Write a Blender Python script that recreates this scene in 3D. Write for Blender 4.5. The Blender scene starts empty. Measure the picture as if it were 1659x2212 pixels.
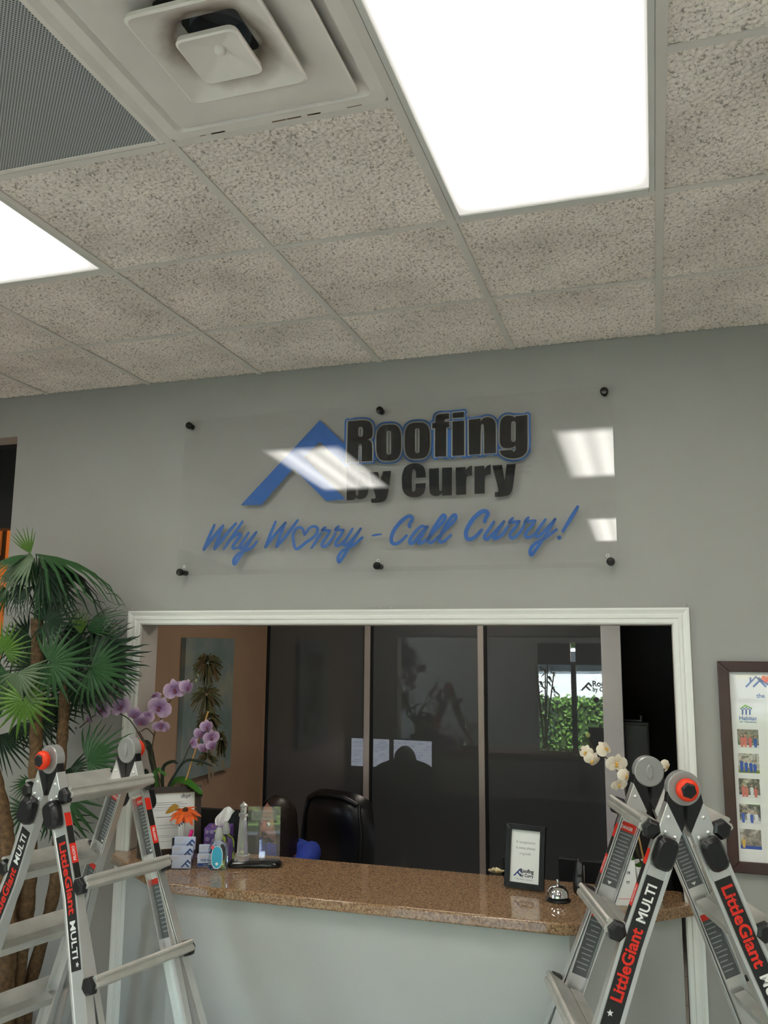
import bpy, bmesh, math, random
import numpy as np
from mathutils import Vector, Matrix, Euler, noise
from mathutils.geometry import tessellate_polygon

# ------------------------------------------------------------------ scene, camera, world, exposure
scn = bpy.context.scene
col = scn.collection
H = 3.25                                   # ceiling height (m); lobby wall plane is y = 0, z = 0 is the floor
FPX = 1833.47                              # focal length in pixels of the 1659 x 2212 photograph
PITCH, ROLL, YAW = math.radians(9.0456), math.radians(0.4326), math.radians(17.5642)
CAM = Vector((-0.06588, -3.56636, H - 1.29456))
_cp, _sp, _cy, _sy = math.cos(PITCH), math.sin(PITCH), math.cos(YAW), math.sin(YAW)
FWD = Vector((-_sy * _cp, _cy * _cp, _sp))
_r0 = Vector((_cy, _sy, 0)); _u0 = _r0.cross(FWD)
RIGHT = _r0 * math.cos(ROLL) + _u0 * math.sin(ROLL)
UP = _u0 * math.cos(ROLL) - _r0 * math.sin(ROLL)
cam_d = bpy.data.cameras.new('camera'); cam = bpy.data.objects.new('camera', cam_d); col.objects.link(cam)
cam_d.sensor_fit = 'VERTICAL'; cam_d.sensor_height = 24.0; cam_d.lens = FPX / 2212 * 24.0
cam_d.clip_start = 0.05
_m = Matrix((RIGHT, UP, -FWD)).transposed().to_4x4(); _m.translation = CAM
cam.matrix_world = _m
scn.camera = cam
scn.view_settings.view_transform = 'Standard'; scn.view_settings.look = 'None'
scn.view_settings.gamma = 1.0; scn.view_settings.use_curve_mapping = False
scn.view_settings.exposure = EXPOSURE = 0.43
world = bpy.data.worlds.new('sky'); scn.world = world; world.use_nodes = True
_nt = world.node_tree; _nt.nodes.clear()
_o = _nt.nodes.new('ShaderNodeOutputWorld'); _b = _nt.nodes.new('ShaderNodeBackground'); _s = _nt.nodes.new('ShaderNodeTexSky')
_s.sky_type = 'NISHITA'; _s.sun_disc = False; _s.sun_elevation = math.radians(52); _s.sun_rotation = math.radians(150)
_b.inputs['Strength'].default_value = 3.0
_nt.links.new(_s.outputs[0], _b.inputs[0]); _nt.links.new(_b.outputs[0], _o.inputs[0])
sun_d = bpy.data.lights.new('sun', 'SUN'); sun_d.energy = 110.0; sun_d.angle = math.radians(0.6); sun_d.color = (1, .95, .86)
sun = bpy.data.objects.new('sun', sun_d); col.objects.link(sun); sun.rotation_euler = (math.radians(-38), 0, math.radians(-25)); sun.location = (0, -12, 9)
LAMP = 10.8                                 # radiance of the ceiling troffers
random.seed(7); np.random.seed(7)

# ------------------------------------------------------------------ pixels to points (a pixel gives a direction; the surface gives the distance)
def ray(px): return FWD + RIGHT * ((px[0] - 829.5) / FPX) - UP * ((px[1] - 1106) / FPX)
def onY(px, y): d = ray(px); return CAM + d * ((y - CAM.y) / d.y)
def onZ(px, z): d = ray(px); return CAM + d * ((z - CAM.z) / d.z)
def onX(px, x): d = ray(px); return CAM + d * ((x - CAM.x) / d.x)
def onPlane(px, o, n): d = ray(px); return CAM + d * ((o - CAM).dot(n) / d.dot(n))

# ------------------------------------------------------------------ materials
def srgb(r, g, b):
    f = lambda c: c / 12.92 if c <= .04045 else ((c + .055) / 1.055) ** 2.4
    return (f(r / 255), f(g / 255), f(b / 255), 1)
MATS = {}
def mat(name, color, rough=.5, metal=0, spec=.5, var=0, vscale=8, bump=0, bscale=60, coat=0, emit=None, estr=0, trans=0, ior=1.45, sss=0):
    if name in MATS: return MATS[name]
    m = bpy.data.materials.new(name); m.use_nodes = True; nt = m.node_tree
    p = nt.nodes['Principled BSDF']; c = color if len(color) == 4 else (*color, 1)
    p.inputs['Base Color'].default_value = c; p.inputs['Roughness'].default_value = rough; p.inputs['Metallic'].default_value = metal
    p.inputs['Specular IOR Level'].default_value = spec; p.inputs['Coat Weight'].default_value = coat; p.inputs['IOR'].default_value = ior
    p.inputs['Transmission Weight'].default_value = trans
    if emit: p.inputs['Emission Color'].default_value = (*emit[:3], 1); p.inputs['Emission Strength'].default_value = estr
    tc = nt.nodes.new('ShaderNodeTexCoord')
    if var:
        n = nt.nodes.new('ShaderNodeTexNoise'); n.inputs['Scale'].default_value = vscale; n.inputs['Detail'].default_value = 4
        r = nt.nodes.new('ShaderNodeValToRGB'); r.color_ramp.elements[0].position = .3; r.color_ramp.elements[1].position = .7
        r.color_ramp.elements[0].color = tuple(v * (1 - var) for v in c[:3]) + (1,)
        r.color_ramp.elements[1].color = tuple(min(1, v * (1 + var)) for v in c[:3]) + (1,)
        nt.links.new(tc.outputs['Object'], n.inputs['Vector']); nt.links.new(n.outputs[0], r.inputs[0]); nt.links.new(r.outputs[0], p.inputs['Base Color'])
    if bump:
        n = nt.nodes.new('ShaderNodeTexNoise'); n.inputs['Scale'].default_value = bscale; n.inputs['Detail'].default_value = 3
        b = nt.nodes.new('ShaderNodeBump'); b.inputs['Strength'].default_value = bump; b.inputs['Distance'].default_value = .002
        nt.links.new(tc.outputs['Object'], n.inputs['Vector']); nt.links.new(n.outputs[0], b.inputs['Height']); nt.links.new(b.outputs[0], p.inputs['Normal'])
    MATS[name] = m; return m
def clear_mat(name, ior=1.49, tint=(1, 1, 1), rough=0.0):
    """clear sheet (acrylic, glass pane): straight-through light plus Fresnel mirror"""
    if name in MATS: return MATS[name]
    m = bpy.data.materials.new(name); m.use_nodes = True; nt = m.node_tree; nt.nodes.clear()
    o = nt.nodes.new('ShaderNodeOutputMaterial'); mx = nt.nodes.new('ShaderNodeMixShader'); f = nt.nodes.new('ShaderNodeFresnel'); f.inputs[0].default_value = ior
    t = nt.nodes.new('ShaderNodeBsdfTransparent'); t.inputs[0].default_value = (*tint, 1); g = nt.nodes.new('ShaderNodeBsdfGlossy'); g.inputs['Roughness'].default_value = rough
    ge = nt.nodes.new('ShaderNodeNewGeometry'); mr = nt.nodes.new('ShaderNodeMapRange'); mr.inputs['To Min'].default_value = ior; mr.inputs['To Max'].default_value = 1 / ior
    nt.links.new(ge.outputs['Backfacing'], mr.inputs['Value']); nt.links.new(mr.outputs[0], f.inputs[0])
    nt.links.new(f.outputs[0], mx.inputs[0]); nt.links.new(t.outputs[0], mx.inputs[1]); nt.links.new(g.outputs[0], mx.inputs[2]); nt.links.new(mx.outputs[0], o.inputs[0])
    MATS[name] = m; return m

# ------------------------------------------------------------------ mesh building
def frame(o, ux, uy):
    ux = Vector(ux).normalized(); uy = Vector(uy); uz = ux.cross(uy).normalized(); uy = uz.cross(ux)
    return Vector(o), ux, uy, uz
class MB:
    def __init__(s): s.v = []; s.f = []; s.m = []
    def add(s, vs, fs, mi=0):
        b = len(s.v); s.v += [Vector(v) for v in vs]; s.f += [[b + i for i in f] for f in fs]; s.m += [mi] * len(fs); return s
    def box(s, x0, y0, z0, x1, y1, z1, mi=0):
        return s.add([(x, y, z) for x in (x0, x1) for y in (y0, y1) for z in (z0, z1)], [(0, 1, 3, 2), (4, 6, 7, 5), (0, 4, 5, 1), (2, 3, 7, 6), (0, 2, 6, 4), (1, 5, 7, 3)], mi)
    def obox(s, c, ux, uy, uz, hx, hy, hz, mi=0):
        c = Vector(c); ux, uy, uz = (Vector(a).normalized() for a in (ux, uy, uz))
        return s.add([c + ux * hx * i + uy * hy * j + uz * hz * k for i in (-1, 1) for j in (-1, 1) for k in (-1, 1)], [(0, 1, 3, 2), (4, 6, 7, 5), (0, 4, 5, 1), (2, 3, 7, 6), (0, 2, 6, 4), (1, 5, 7, 3)], mi)
    def loft(s, rings, cap=True, close=True, mi=0):
        n = len(rings[0]); b = []
        for r in rings: b += list(r)
        fs = []
        for i in range(len(rings) - 1):
            for j in range(n if close else n - 1):
                k = (j + 1) % n; fs.append((i * n + j, i * n + k, (i + 1) * n + k, (i + 1) * n + j))
        if cap: fs.append(tuple(range(n))[::-1]); fs.append(tuple((len(rings) - 1) * n + j for j in range(n)))
        return s.add(b, fs, mi)
    def tube(s, pts, rad, n=8, mi=0, cap=True):
        pts = [Vector(p) for p in pts]; rad = rad if isinstance(rad, (list, tuple)) else [rad] * len(pts)
        t0 = (pts[1] - pts[0]).normalized(); a = t0.orthogonal().normalized(); rings = []
        for i, p in enumerate(pts):
            t = ((pts[min(i + 1, len(pts) - 1)]) - pts[max(i - 1, 0)]).normalized()
            a = (a - t * a.dot(t)).normalized(); b = t.cross(a)
            rings.append([p + (a * math.cos(q) + b * math.sin(q)) * rad[i] for q in (2 * math.pi * k / n for k in range(n))])
        return s.loft(rings, cap, True, mi)
    def lathe(s, prof, o=(0, 0, 0), n=20, ax=(0, 0, 1), mi=0, cap=True):
        o = Vector(o); ax = Vector(ax).normalized(); a = ax.orthogonal().normalized(); b = ax.cross(a)
        return s.loft([[o + ax * z + (a * math.cos(q) + b * math.sin(q)) * max(r, 1e-5) for q in (2 * math.pi * k / n for k in range(n))] for r, z in prof], cap, True, mi)
    def ball(s, c, r, n=10, sc=(1, 1, 1), mi=0):
        c = Vector(c); rings = []
        for i in range(n // 2 + 1):
            th = math.pi * i / (n // 2); rings.append([c + Vector((math.cos(q) * math.sin(th) * r * sc[0], math.sin(q) * math.sin(th) * r * sc[1], -math.cos(th) * r * sc[2])) for q in (2 * math.pi * k / n for k in range(n))])
        return s.loft(rings, False, True, mi)
    def poly(s, loops, fn, mi=0):
        """filled 2-D polygon (first loop outer, others holes), fn maps (x, y) to a point"""
        L = [[Vector((p[0], p[1], 0)) for p in lp] for lp in loops]; flat = [p for lp in L for p in lp]
        return s.add([fn(p.x, p.y) for p in flat], [tuple(t) for t in tessellate_polygon(L)], mi)
    def prism(s, loops, fn, d, mi=0):
        """extruded polygon: fn(x, y, depth); front at 0, back at d"""
        L = [[Vector((p[0], p[1], 0)) for p in lp] for lp in loops]; flat = [p for lp in L for p in lp]; tri = [tuple(t) for t in tessellate_polygon(L)]; n = len(flat)
        vs = [fn(p.x, p.y, 0) for p in flat] + [fn(p.x, p.y, d) for p in flat]; fs = list(tri) + [(c + n, b + n, a + n) for a, b, c in tri]; k = 0
        for lp in L:
            m = len(lp); fs += [(k + i, k + (i + 1) % m, n + k + (i + 1) % m, n + k + i) for i in range(m)]; k += m
        return s.add(vs, fs, mi)
    def stroke(s, pts, w, fn, mi=0, closed=False, caps=True):
        """flat ribbon along a 2-D path, round ends; w is half width (number or list)"""
        P = [Vector((p[0], p[1])) for p in pts]; n = len(P); W = w if isinstance(w, (list, tuple)) else [w] * n; vs = []; fs = []
        for i in range(n):
            a = P[(i - 1) % n] if closed else P[max(i - 1, 0)]; b = P[(i + 1) % n] if closed else P[min(i + 1, n - 1)]
            t = (b - a); t = t.normalized() if t.length > 1e-9 else Vector((1, 0)); q = Vector((-t.y, t.x)) * W[i]; vs += [P[i] + q, P[i] - q]
        for i in range(n if closed else n - 1):
            j = (i + 1) % n; fs.append((2 * i, 2 * i + 1, 2 * j + 1, 2 * j))
        s.add([fn(v.x, v.y) for v in vs], fs, mi)
        for i in (range(n) if closed else ((0, n - 1) if caps else ())):
            k = 10; s.add([fn(P[i].x + math.cos(2 * math.pi * j / k) * W[i], P[i].y + math.sin(2 * math.pi * j / k) * W[i]) for j in range(k)], [tuple(range(k))], mi)
        return s
    def grid(s, fn, nu, nv, mi=0):
        return s.add([fn(i / nu, j / nv) for i in range(nu + 1) for j in range(nv + 1)], [(i * (nv + 1) + j, (i + 1) * (nv + 1) + j, (i + 1) * (nv + 1) + j + 1, i * (nv + 1) + j + 1) for i in range(nu) for j in range(nv)], mi)
    def build(s, name, ms, parent=None, smooth=None, bevel=0, local=False, seg=2, weld=False, sub=0):
        me = bpy.data.meshes.new(name); vs = s.v
        if parent is not None and not local: im = wmat(parent).inverted(); vs = [im @ v for v in vs]
        me.from_pydata([tuple(v) for v in vs], [], s.f); ms = ms if isinstance(ms, (list, tuple)) else [ms]
        for m in ms: me.materials.append(m)
        if len(ms) > 1: me.polygons.foreach_set('material_index', s.m)
        bm = bmesh.new(); bm.from_mesh(me)
        if weld: bmesh.ops.remove_doubles(bm, verts=bm.verts, dist=1e-5)
        bmesh.ops.recalc_face_normals(bm, faces=bm.faces); bm.to_mesh(me); bm.free()
        if smooth is not None:
            me.polygons.foreach_set('use_smooth', [True] * len(me.polygons)); me.set_sharp_from_angle(angle=math.radians(smooth))
        o = bpy.data.objects.new(name, me); col.objects.link(o)
        if parent is not None: o.parent = parent
        if bevel: b = o.modifiers.new('bevel', 'BEVEL'); b.width = bevel; b.segments = seg; b.limit_method = 'ANGLE'; b.angle_limit = math.radians(40)
        if sub: b = o.modifiers.new('sub', 'SUBSURF'); b.levels = sub; b.render_levels = sub
        return o
def wmat(o):
    m = Matrix.LocRotScale(o.location, o.rotation_euler, o.scale)
    return wmat(o.parent) @ m if o.parent else m
def tag(o, label, cat, group=None):
    o['label'] = label; o['category'] = cat
    if group: o['group'] = group
    return o
def thing(name, label, cat, loc=(0, 0, 0), rotz=0, group=None):
    o = bpy.data.objects.new(name, None); col.objects.link(o); o.location = loc; o.rotation_euler = (0, 0, rotz); o.empty_display_size = .05
    return tag(o, label, cat, group)
def struct(o): o['kind'] = 'structure'; return o
def copy_tree(o, parent=None):
    c = o.copy(); col.objects.link(c); c.parent = parent
    for ch in list(o.children): copy_tree(ch, c)
    return c
def spline(pts, k=6):
    P = [Vector(p) for p in pts]; out = []
    for i in range(len(P) - 1):
        a, b, c, d = P[max(i - 1, 0)], P[i], P[i + 1], P[min(i + 2, len(P) - 1)]
        for j in range(k):
            t = j / k; out.append(.5 * ((2 * b) + (c - a) * t + (2 * a - 5 * b + 4 * c - d) * t * t + (3 * b - a - 3 * c + d) * t ** 3))
    out.append(P[-1]); return out
_TX = {}
def text2d(body, bold=0.0, shear=0.0, res=3):
    """outline of a line of lettering: 2-D verts scaled to cap height 1, faces, width"""
    k = (body, bold, shear)
    if k in _TX: return _TX[k]
    cu = bpy.data.curves.new('t', 'FONT'); cu.body = body; cu.offset = bold; cu.shear = shear; cu.resolution_u = res
    o = bpy.data.objects.new('t', cu); me = bpy.data.meshes.new_from_object(o)
    vs = [(v.co.x, v.co.y) for v in me.vertices]; fs = [tuple(p.vertices) for p in me.polygons]
    bpy.data.objects.remove(o); bpy.data.meshes.remove(me); bpy.data.curves.remove(cu)
    x0 = min(v[0] for v in vs); x1 = max(v[0] for v in vs); s = 1 / .7
    _TX[k] = ([((x - x0) * s, y * s) for x, y in vs], fs, (x1 - x0) * s); return _TX[k]
def put_text(mb, body, fn, x, y, w=None, h=None, bold=0., shear=0., align='l', mi=0):
    """fit lettering: cap height h and width w in the units of fn(x, y)"""
    vs, fs, tw = text2d(body, bold, shear); h = h or w / tw; sx = (w / tw) if w else h
    ox = x - {'l': 0, 'c': .5, 'r': 1}[align] * tw * sx
    mb.add([fn(ox + a * sx, y + b * h) for a, b in vs], fs, mi)

# ------------------------------------------------------------------ the room shell
T = 0.61; D0 = 0.5646                      # ceiling grid module, depth of the cut row at the wall
XL, XR, YF = -5.2, 2.6, -6.0               # lobby side walls and street front
OX0, OX1, OZ = -2.41, 0.003, H - 1.196     # reception opening
HX, HZ = -3.22, H - .214                   # hall opening
wall_paint = mat('grey_wall_paint', (.348, .341, .320), .55, var=.025, vscale=3, bump=.25, bscale=220)
half_paint = mat('grey_half_wall_paint', (.44, .45, .435), .5, var=.02, vscale=3, bump=.2, bscale=220)
white_trim = mat('white_trim_gloss', (.80, .80, .76), .28, var=.02, vscale=5)
jamb_paint = mat('beige_jamb_paint', (.52, .47, .43), .45, var=.03)
tan_paint = mat('tan_office_paint', (.42, .275, .175), .55, var=.04, vscale=4, bump=.15, bscale=200)
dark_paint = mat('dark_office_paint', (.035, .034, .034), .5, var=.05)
def floor_mat():
    m = mat('floor_tile', (.46, .42, .36), .28, var=.08, vscale=2.5)
    nt = m.node_tree; b = nt.nodes.new('ShaderNodeTexBrick'); b.offset = 0; b.inputs['Scale'].default_value = 1.0
    b.inputs['Brick Width'].default_value = .45; b.inputs['Row Height'].default_value = .45; b.inputs['Mortar Size'].default_value = .004
    b.inputs['Color1'].default_value = (.68, .64, .57, 1); b.inputs['Color2'].default_value = (.62, .58, .51, 1); b.inputs['Mortar'].default_value = (.25, .23, .2, 1)
    tc = nt.nodes.new('ShaderNodeTexCoord'); nt.links.new(tc.outputs['Object'], b.inputs['Vector']); nt.links.new(b.outputs[0], nt.nodes['Principled BSDF'].inputs['Base Color']); return m
m = MB(); m.box(XL, 0, HZ, HX, .14, H + .3); m.box(HX, 0, 0, OX0, .14, H + .3); m.box(OX0, 0, OZ, OX1, .14, H + .3); m.box(OX1, 0, 0, XR, .14, H + .3)
struct(m.build('wall_back', wall_paint))
WL = [(-5.6, -4.0)]                                  # unseen side window, added to bring daylight up to the ceiling
m = MB(); m.box(XL - .1, YF - .12, 0, XL, 4.2, .35); m.box(XL - .1, YF - .12, 2.75, XL, 4.2, H + .3)
for a, b in zip([YF - .12] + [w[1] for w in WL], [w[0] for w in WL] + [4.2]): m.box(XL - .1, a, .35, XL, b, 2.75)
struct(m.build('wall_left', wall_paint))
struct(MB().box(XR, YF - .12, 0, XR + .1, 4.2, H + .3).build('wall_right', wall_paint))
struct(MB().box(XL - .1, YF - .12, -.1, XR + .1, 4.2, 0).build('floor', floor_mat()))
# casing around the opening, mitred, with a stepped moulding
PROF = [(0, .0), (0, .010), (.006, .014), (.020, .014), (.024, .018), (.034, .018), (.040, .013), (.047, .016), (.056, .021), (.064, .021), (.064, .0)]
def casing(k0, k1, name):
    P = lambda u, d, k: [(OX0 - u, -d, 0), (OX0 - u, -d, OZ + u), (OX1 + u, -d, OZ + u), (OX1 + u, -d, 0)][k]
    struct(MB().loft([[P(u, d, k) for u, d in PROF] for k in (k0, k1)]).build(name, white_trim, smooth=25))
casing(0, 1, 'trim_1'); casing(1, 2, 'trim_2'); casing(2, 3, 'trim_3')
m = MB(); m.box(OX0 - .012, .0, 1.026, OX0 + .002, .14, OZ + .004); m.box(OX1 - .002, 0, 1.026, OX1 + .012, .14, OZ + .004); m.box(OX0, 0, OZ - .003, OX1, .14, OZ + .012)
struct(m.build('trim_4', jamb_paint))
# bumped-out half wall below the counter
CT = 1.025                                 # counter height
hw = [(-2.405, -.023), (-1.955, -.395), (-.388, -.395), (-.012, -.023), (-.012, .10), (-2.405, .10)]
struct(MB().prism([hw], lambda x, y, d: Vector((x, y, d)), CT - .041).build('wall_counter', half_paint))

# ------------------------------------------------------------------ ceiling: deck, runners, cross tees, rough-textured tiles
deck = struct(MB().box(XL, YF, H + .16, XR, 0, H + .2).build('ceiling', mat('deck', (.25, .25, .25), .8)))
bar_m = mat('tee_bar_paint', (.66, .605, .555), .4, var=.04, vscale=6)
def tile_mat():
    m = mat('plaster_tile', (.60, .55, .50), .85); nt = m.node_tree; p = nt.nodes['Principled BSDF']
    tc = nt.nodes.new('ShaderNodeTexCoord'); n1 = nt.nodes.new('ShaderNodeTexNoise'); n1.inputs['Scale'].default_value = 120; n1.inputs['Detail'].default_value = 2
    r1 = nt.nodes.new('ShaderNodeValToRGB'); r1.color_ramp.elements[0].position = .32; r1.color_ramp.elements[0].color = (.38, .33, .285, 1); r1.color_ramp.elements[1].position = .45; r1.color_ramp.elements[1].color = (.87, .775, .695, 1)  # dark specks painted in to stand for the shade in pits
    oi = nt.nodes.new('ShaderNodeObjectInfo'); n2 = nt.nodes.new('ShaderNodeTexNoise'); n2.noise_dimensions = '4D'; n2.inputs['Scale'].default_value = 3.0; n2.inputs['Detail'].default_value = 5
    mu = nt.nodes.new('ShaderNodeMath'); mu.operation = 'MULTIPLY'; mu.inputs[1].default_value = 40; r2 = nt.nodes.new('ShaderNodeValToRGB')
    r2.color_ramp.elements[0].position = .25; r2.color_ramp.elements[0].color = (.72, .71, .70, 1); r2.color_ramp.elements[1].position = .6; r2.color_ramp.elements[1].color = (1, 1, 1, 1)
    mx = nt.nodes.new('ShaderNodeMix'); mx.data_type = 'RGBA'; mx.blend_type = 'MULTIPLY'; mx.inputs['Factor'].default_value = 1
    L = nt.links.new; L(tc.outputs['Object'], n1.inputs['Vector']); L(n1.outputs[0], r1.inputs[0]); L(tc.outputs['Object'], n2.inputs['Vector']); L(oi.outputs['Random'], mu.inputs[0]); L(mu.outputs[0], n2.inputs['W'])
    L(n2.outputs[0], r2.inputs[0]); L(r1.outputs[0], mx.inputs['A']); L(r2.outputs[0], mx.inputs['B']); L(mx.outputs['Result'], p.inputs['Base Color'])
    b = nt.nodes.new('ShaderNodeBump'); b.inputs['Strength'].default_value = .6; b.inputs['Distance'].default_value = .003; n3 = nt.nodes.new('ShaderNodeTexNoise'); n3.inputs['Scale'].default_value = 190; n3.inputs['Detail'].default_value = 3
    L(tc.outputs['Object'], n3.inputs['Vector']); L(n3.outputs[0], b.inputs['Height']); L(b.outputs[0], p.inputs['Normal']); return m
tile_m = tile_mat()
def rough_field(N, seed):
    """band-passed noise, the trowelled lumps of the tile face"""
    r = np.random.RandomState(seed); f = np.fft.fft2(r.randn(N, N)); k = np.hypot(*np.meshgrid(np.fft.fftfreq(N) * N, np.fft.fftfreq(N) * N))
    h = np.real(np.fft.ifft2(f * np.exp(-((k - 34) / 16.) ** 2))); h /= h.std(); return np.tanh(h * .9)
def tile_mesh(seed, N=150, w=.604):
    h = rough_field(N + 1, seed); xs = np.linspace(-w / 2, w / 2, N + 1); X, Y = np.meshgrid(xs, xs, indexing='ij'); edge = np.minimum(np.minimum(X + w / 2, w / 2 - X), np.minimum(Y + w / 2, w / 2 - Y))
    Z = .0045 - .0030 * h + .004 * (edge < .012) * 0
    v = np.stack([X.ravel(), Y.ravel(), Z.ravel()], 1); i, j = np.meshgrid(np.arange(N), np.arange(N), indexing='ij'); a = (i * (N + 1) + j).ravel()
    f = np.stack([a, a + 1, a + N + 2, a + N + 1], 1); me = bpy.data.meshes.new('ceiling_tile'); b = len(v)
    top = [(-w / 2, -w / 2, .018), (w / 2, -w / 2, .018), (w / 2, w / 2, .018), (-w / 2, w / 2, .018)]
    me.from_pydata(v.tolist() + top, [], f.tolist() + [(b, b + 1, b + 2, b + 3)]); me.materials.append(tile_m); me.polygons.foreach_set('use_smooth', [True] * len(me.polygons)); return me
TILES = [tile_mesh(s) for s in (1, 2, 3)]
row = lambda r: 0.0 if r == 0 else -D0 - T * (r - 1)
LIGHTS = [(-1, 2), (-4, 2), (-1, 6), (-7, 2), (2, 2), (2, 6)]  # last three are out of view, added to brighten the lobby
taken = {(k, r + d) for k, r in LIGHTS for d in (0, 1)} | {(-2, 3), (-3, 3)}
NR = 10
cols = range(-8, 4)
for k in cols:
    for r in range(NR):
        if (k, r) in taken or k * T > XR - .1: continue
        o = bpy.data.objects.new('ceiling_tile', random.choice(TILES)); col.objects.link(o); o.parent = deck
        y0, y1 = row(r), row(r + 1); y1 = max(y1, YF + .005); x0, x1 = max(k * T, XL + .003), min((k + 1) * T, XR - .003)
        o.location = ((x0 + x1) / 2, (y0 + y1) / 2, H + random.uniform(-.0008, .0012)); q = random.choice((0, 2)) if r in (0, NR - 1) or k in (-8, 3) else random.randrange(4)
        o.rotation_euler = (0, 0, q * math.pi / 2); s = ((x1 - x0 - .006) / .604, (y0 - y1 - .006) / .604)
        o.scale = (s[0], s[1], 1) if q % 2 == 0 else (s[1], s[0], 1)
for k in range(-8, 5):
    MB().box(k * T - .0125, YF, H, k * T + .0125, 0, H + .0035).box(k * T - .003, YF, H + .003, k * T + .003, 0, H + .04).build('main_runner', bar_m, deck)
tee_me = None
for r in range(1, NR):
    for k in cols:
        if any((k == a and r == b + 1) for a, b in LIGHTS): continue
        x0, x1 = max(k * T + .0125, XL), min((k + 1) * T - .0125, XR)
        MB().box(x0, row(r) - .0115, H + .0006, x1, row(r) + .0115, H + .004).build('cross_tee', bar_m, deck)

# ------------------------------------------------------------------ troffers
def lens_mat():
    m = bpy.data.materials.new('prismatic_lens'); m.use_nodes = True; nt = m.node_tree; nt.nodes.clear(); L = nt.links.new
    o = nt.nodes.new('ShaderNodeOutputMaterial'); e = nt.nodes.new('ShaderNodeEmission'); tc = nt.nodes.new('ShaderNodeTexCoord'); sx = nt.nodes.new('ShaderNodeSeparateXYZ'); L(tc.outputs['Object'], sx.inputs[0])
    def ma(op, a, b=None, c=None):
        n = nt.nodes.new('ShaderNodeMath'); n.operation = op
        for i, v in enumerate((a, b, c)):
            if v is None: continue
            if isinstance(v, (int, float)): n.inputs[i].default_value = v
            else: L(v, n.inputs[i])
        return n.outputs[0]
    def edge(v, half, soft):
        mr = nt.nodes.new('ShaderNodeMapRange'); mr.interpolation_type = 'SMOOTHSTEP'; L(ma('SUBTRACT', half, ma('ABSOLUTE', v)), mr.inputs['Value']); mr.inputs['From Min'].default_value = .01; mr.inputs['From Max'].default_value = soft; return mr.outputs[0]
    # four tubes behind the lens: brightness rises away from the housing edge and ripples across the tubes
    g = ma('MULTIPLY', edge(sx.outputs['X'], .285, .085), edge(sx.outputs['Y'], .59, .17))
    rip = ma('ADD', .82, ma('MULTIPLY', .18, ma('COSINE', ma('MULTIPLY', sx.outputs['X'], 2 * math.pi / .14))))
    st = ma('MULTIPLY', LAMP, ma('ADD', .055, ma('MULTIPLY', .945, ma('MULTIPLY', g, rip))))
    e.inputs['Color'].default_value = (1, .975, .90, 1); L(st, e.inputs['Strength']); L(e.outputs[0], o.inputs[0]); return m
lens = lens_mat(); door_m = mat('troffer_door_paint', (.62, .60, .56), .35)
LAB = {(-1, 2): 'lit fluorescent troffer between the square air diffuser and a column of plain tiles', (-4, 2): 'lit fluorescent troffer beside the perforated return air panel',
       (-1, 6): 'lit fluorescent troffer mirrored in the lower corner of the clear wall sign',
       (-7, 2): 'unseen fill troffer added in front of the hall opening', (2, 2): 'unseen fill troffer added above the framed photo poster', (2, 6): 'unseen fill troffer added near the street front beside the side wall'}
for k, r in LIGHTS:
    x0, x1, y1, y0 = k * T, (k + 1) * T, row(r), row(r + 2); cx, cy = (x0 + x1) / 2, (y0 + y1) / 2
    t = thing('ceiling_light', LAB[(k, r)], 'ceiling light', (cx, cy, H), 0, 'lobby troffers')
    f = MB(); W, D, i = T / 2 - .013, T - .0005, .017
    for a in ((-W, -D, -W + i, D), (W - i, -D, W, D), (-W + i, -D, W - i, -D + i + .012), (-W + i, D - i - .012, W - i, D)): f.box(a[0], a[1], .0005, a[2], a[3], .008)
    f.build('door_frame', door_m, t, local=True, bevel=.002)
    MB().box(-W + i - .002, -D + i, .005, W - i + .002, D - i, .0075).build('lens', lens, t, local=True)
    MB().box(-W, -D, .009, W, D, .09).build('housing', door_m, t, local=True)

# ------------------------------------------------------------------ square air diffuser
vent_m = mat('diffuser_enamel', (.74, .68, .625), .38, var=.06, vscale=7)
t = thing('air_diffuser', 'white square stepped air diffuser with stained paint edges in the ceiling', 'air vent', (-1.5 * T, (row(3) + row(4)) / 2, H))
def dusty_enamel():
    """enamel with a smoky ring of duct dust around the round neck"""
    m = mat('diffuser_enamel_dusty', (.74, .68, .625), .4); nt = m.node_tree; L = nt.links.new; tc = nt.nodes.new('ShaderNodeTexCoord'); ml = nt.nodes.new('ShaderNodeVectorMath'); ml.operation = 'MULTIPLY'; ml.inputs[1].default_value = (1, 1, 0); ln = nt.nodes.new('ShaderNodeVectorMath'); ln.operation = 'LENGTH'
    n = nt.nodes.new('ShaderNodeTexNoise'); n.inputs['Scale'].default_value = 14; n.inputs['Detail'].default_value = 5; ad = nt.nodes.new('ShaderNodeMath'); ad.operation = 'MULTIPLY_ADD'; ad.inputs[1].default_value = .05; r = nt.nodes.new('ShaderNodeValToRGB'); e = r.color_ramp.elements
    e[0].position = .10; e[0].color = (.60, .55, .50, 1); e[1].position = .165; e[1].color = (.74, .68, .625, 1); q = e.new(.118); q.color = (.20, .155, .12, 1); q = e.new(.135); q.color = (.42, .36, .31, 1)
    L(tc.outputs['Object'], ml.inputs[0]); L(ml.outputs[0], ln.inputs[0]); L(tc.outputs['Object'], n.inputs['Vector']); L(n.outputs[0], ad.inputs[0]); L(ln.outputs['Value'], ad.inputs[2]); L(ad.outputs[0], r.inputs[0]); L(r.outputs[0], nt.nodes['Principled BSDF'].inputs['Base Color']); return m
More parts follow.
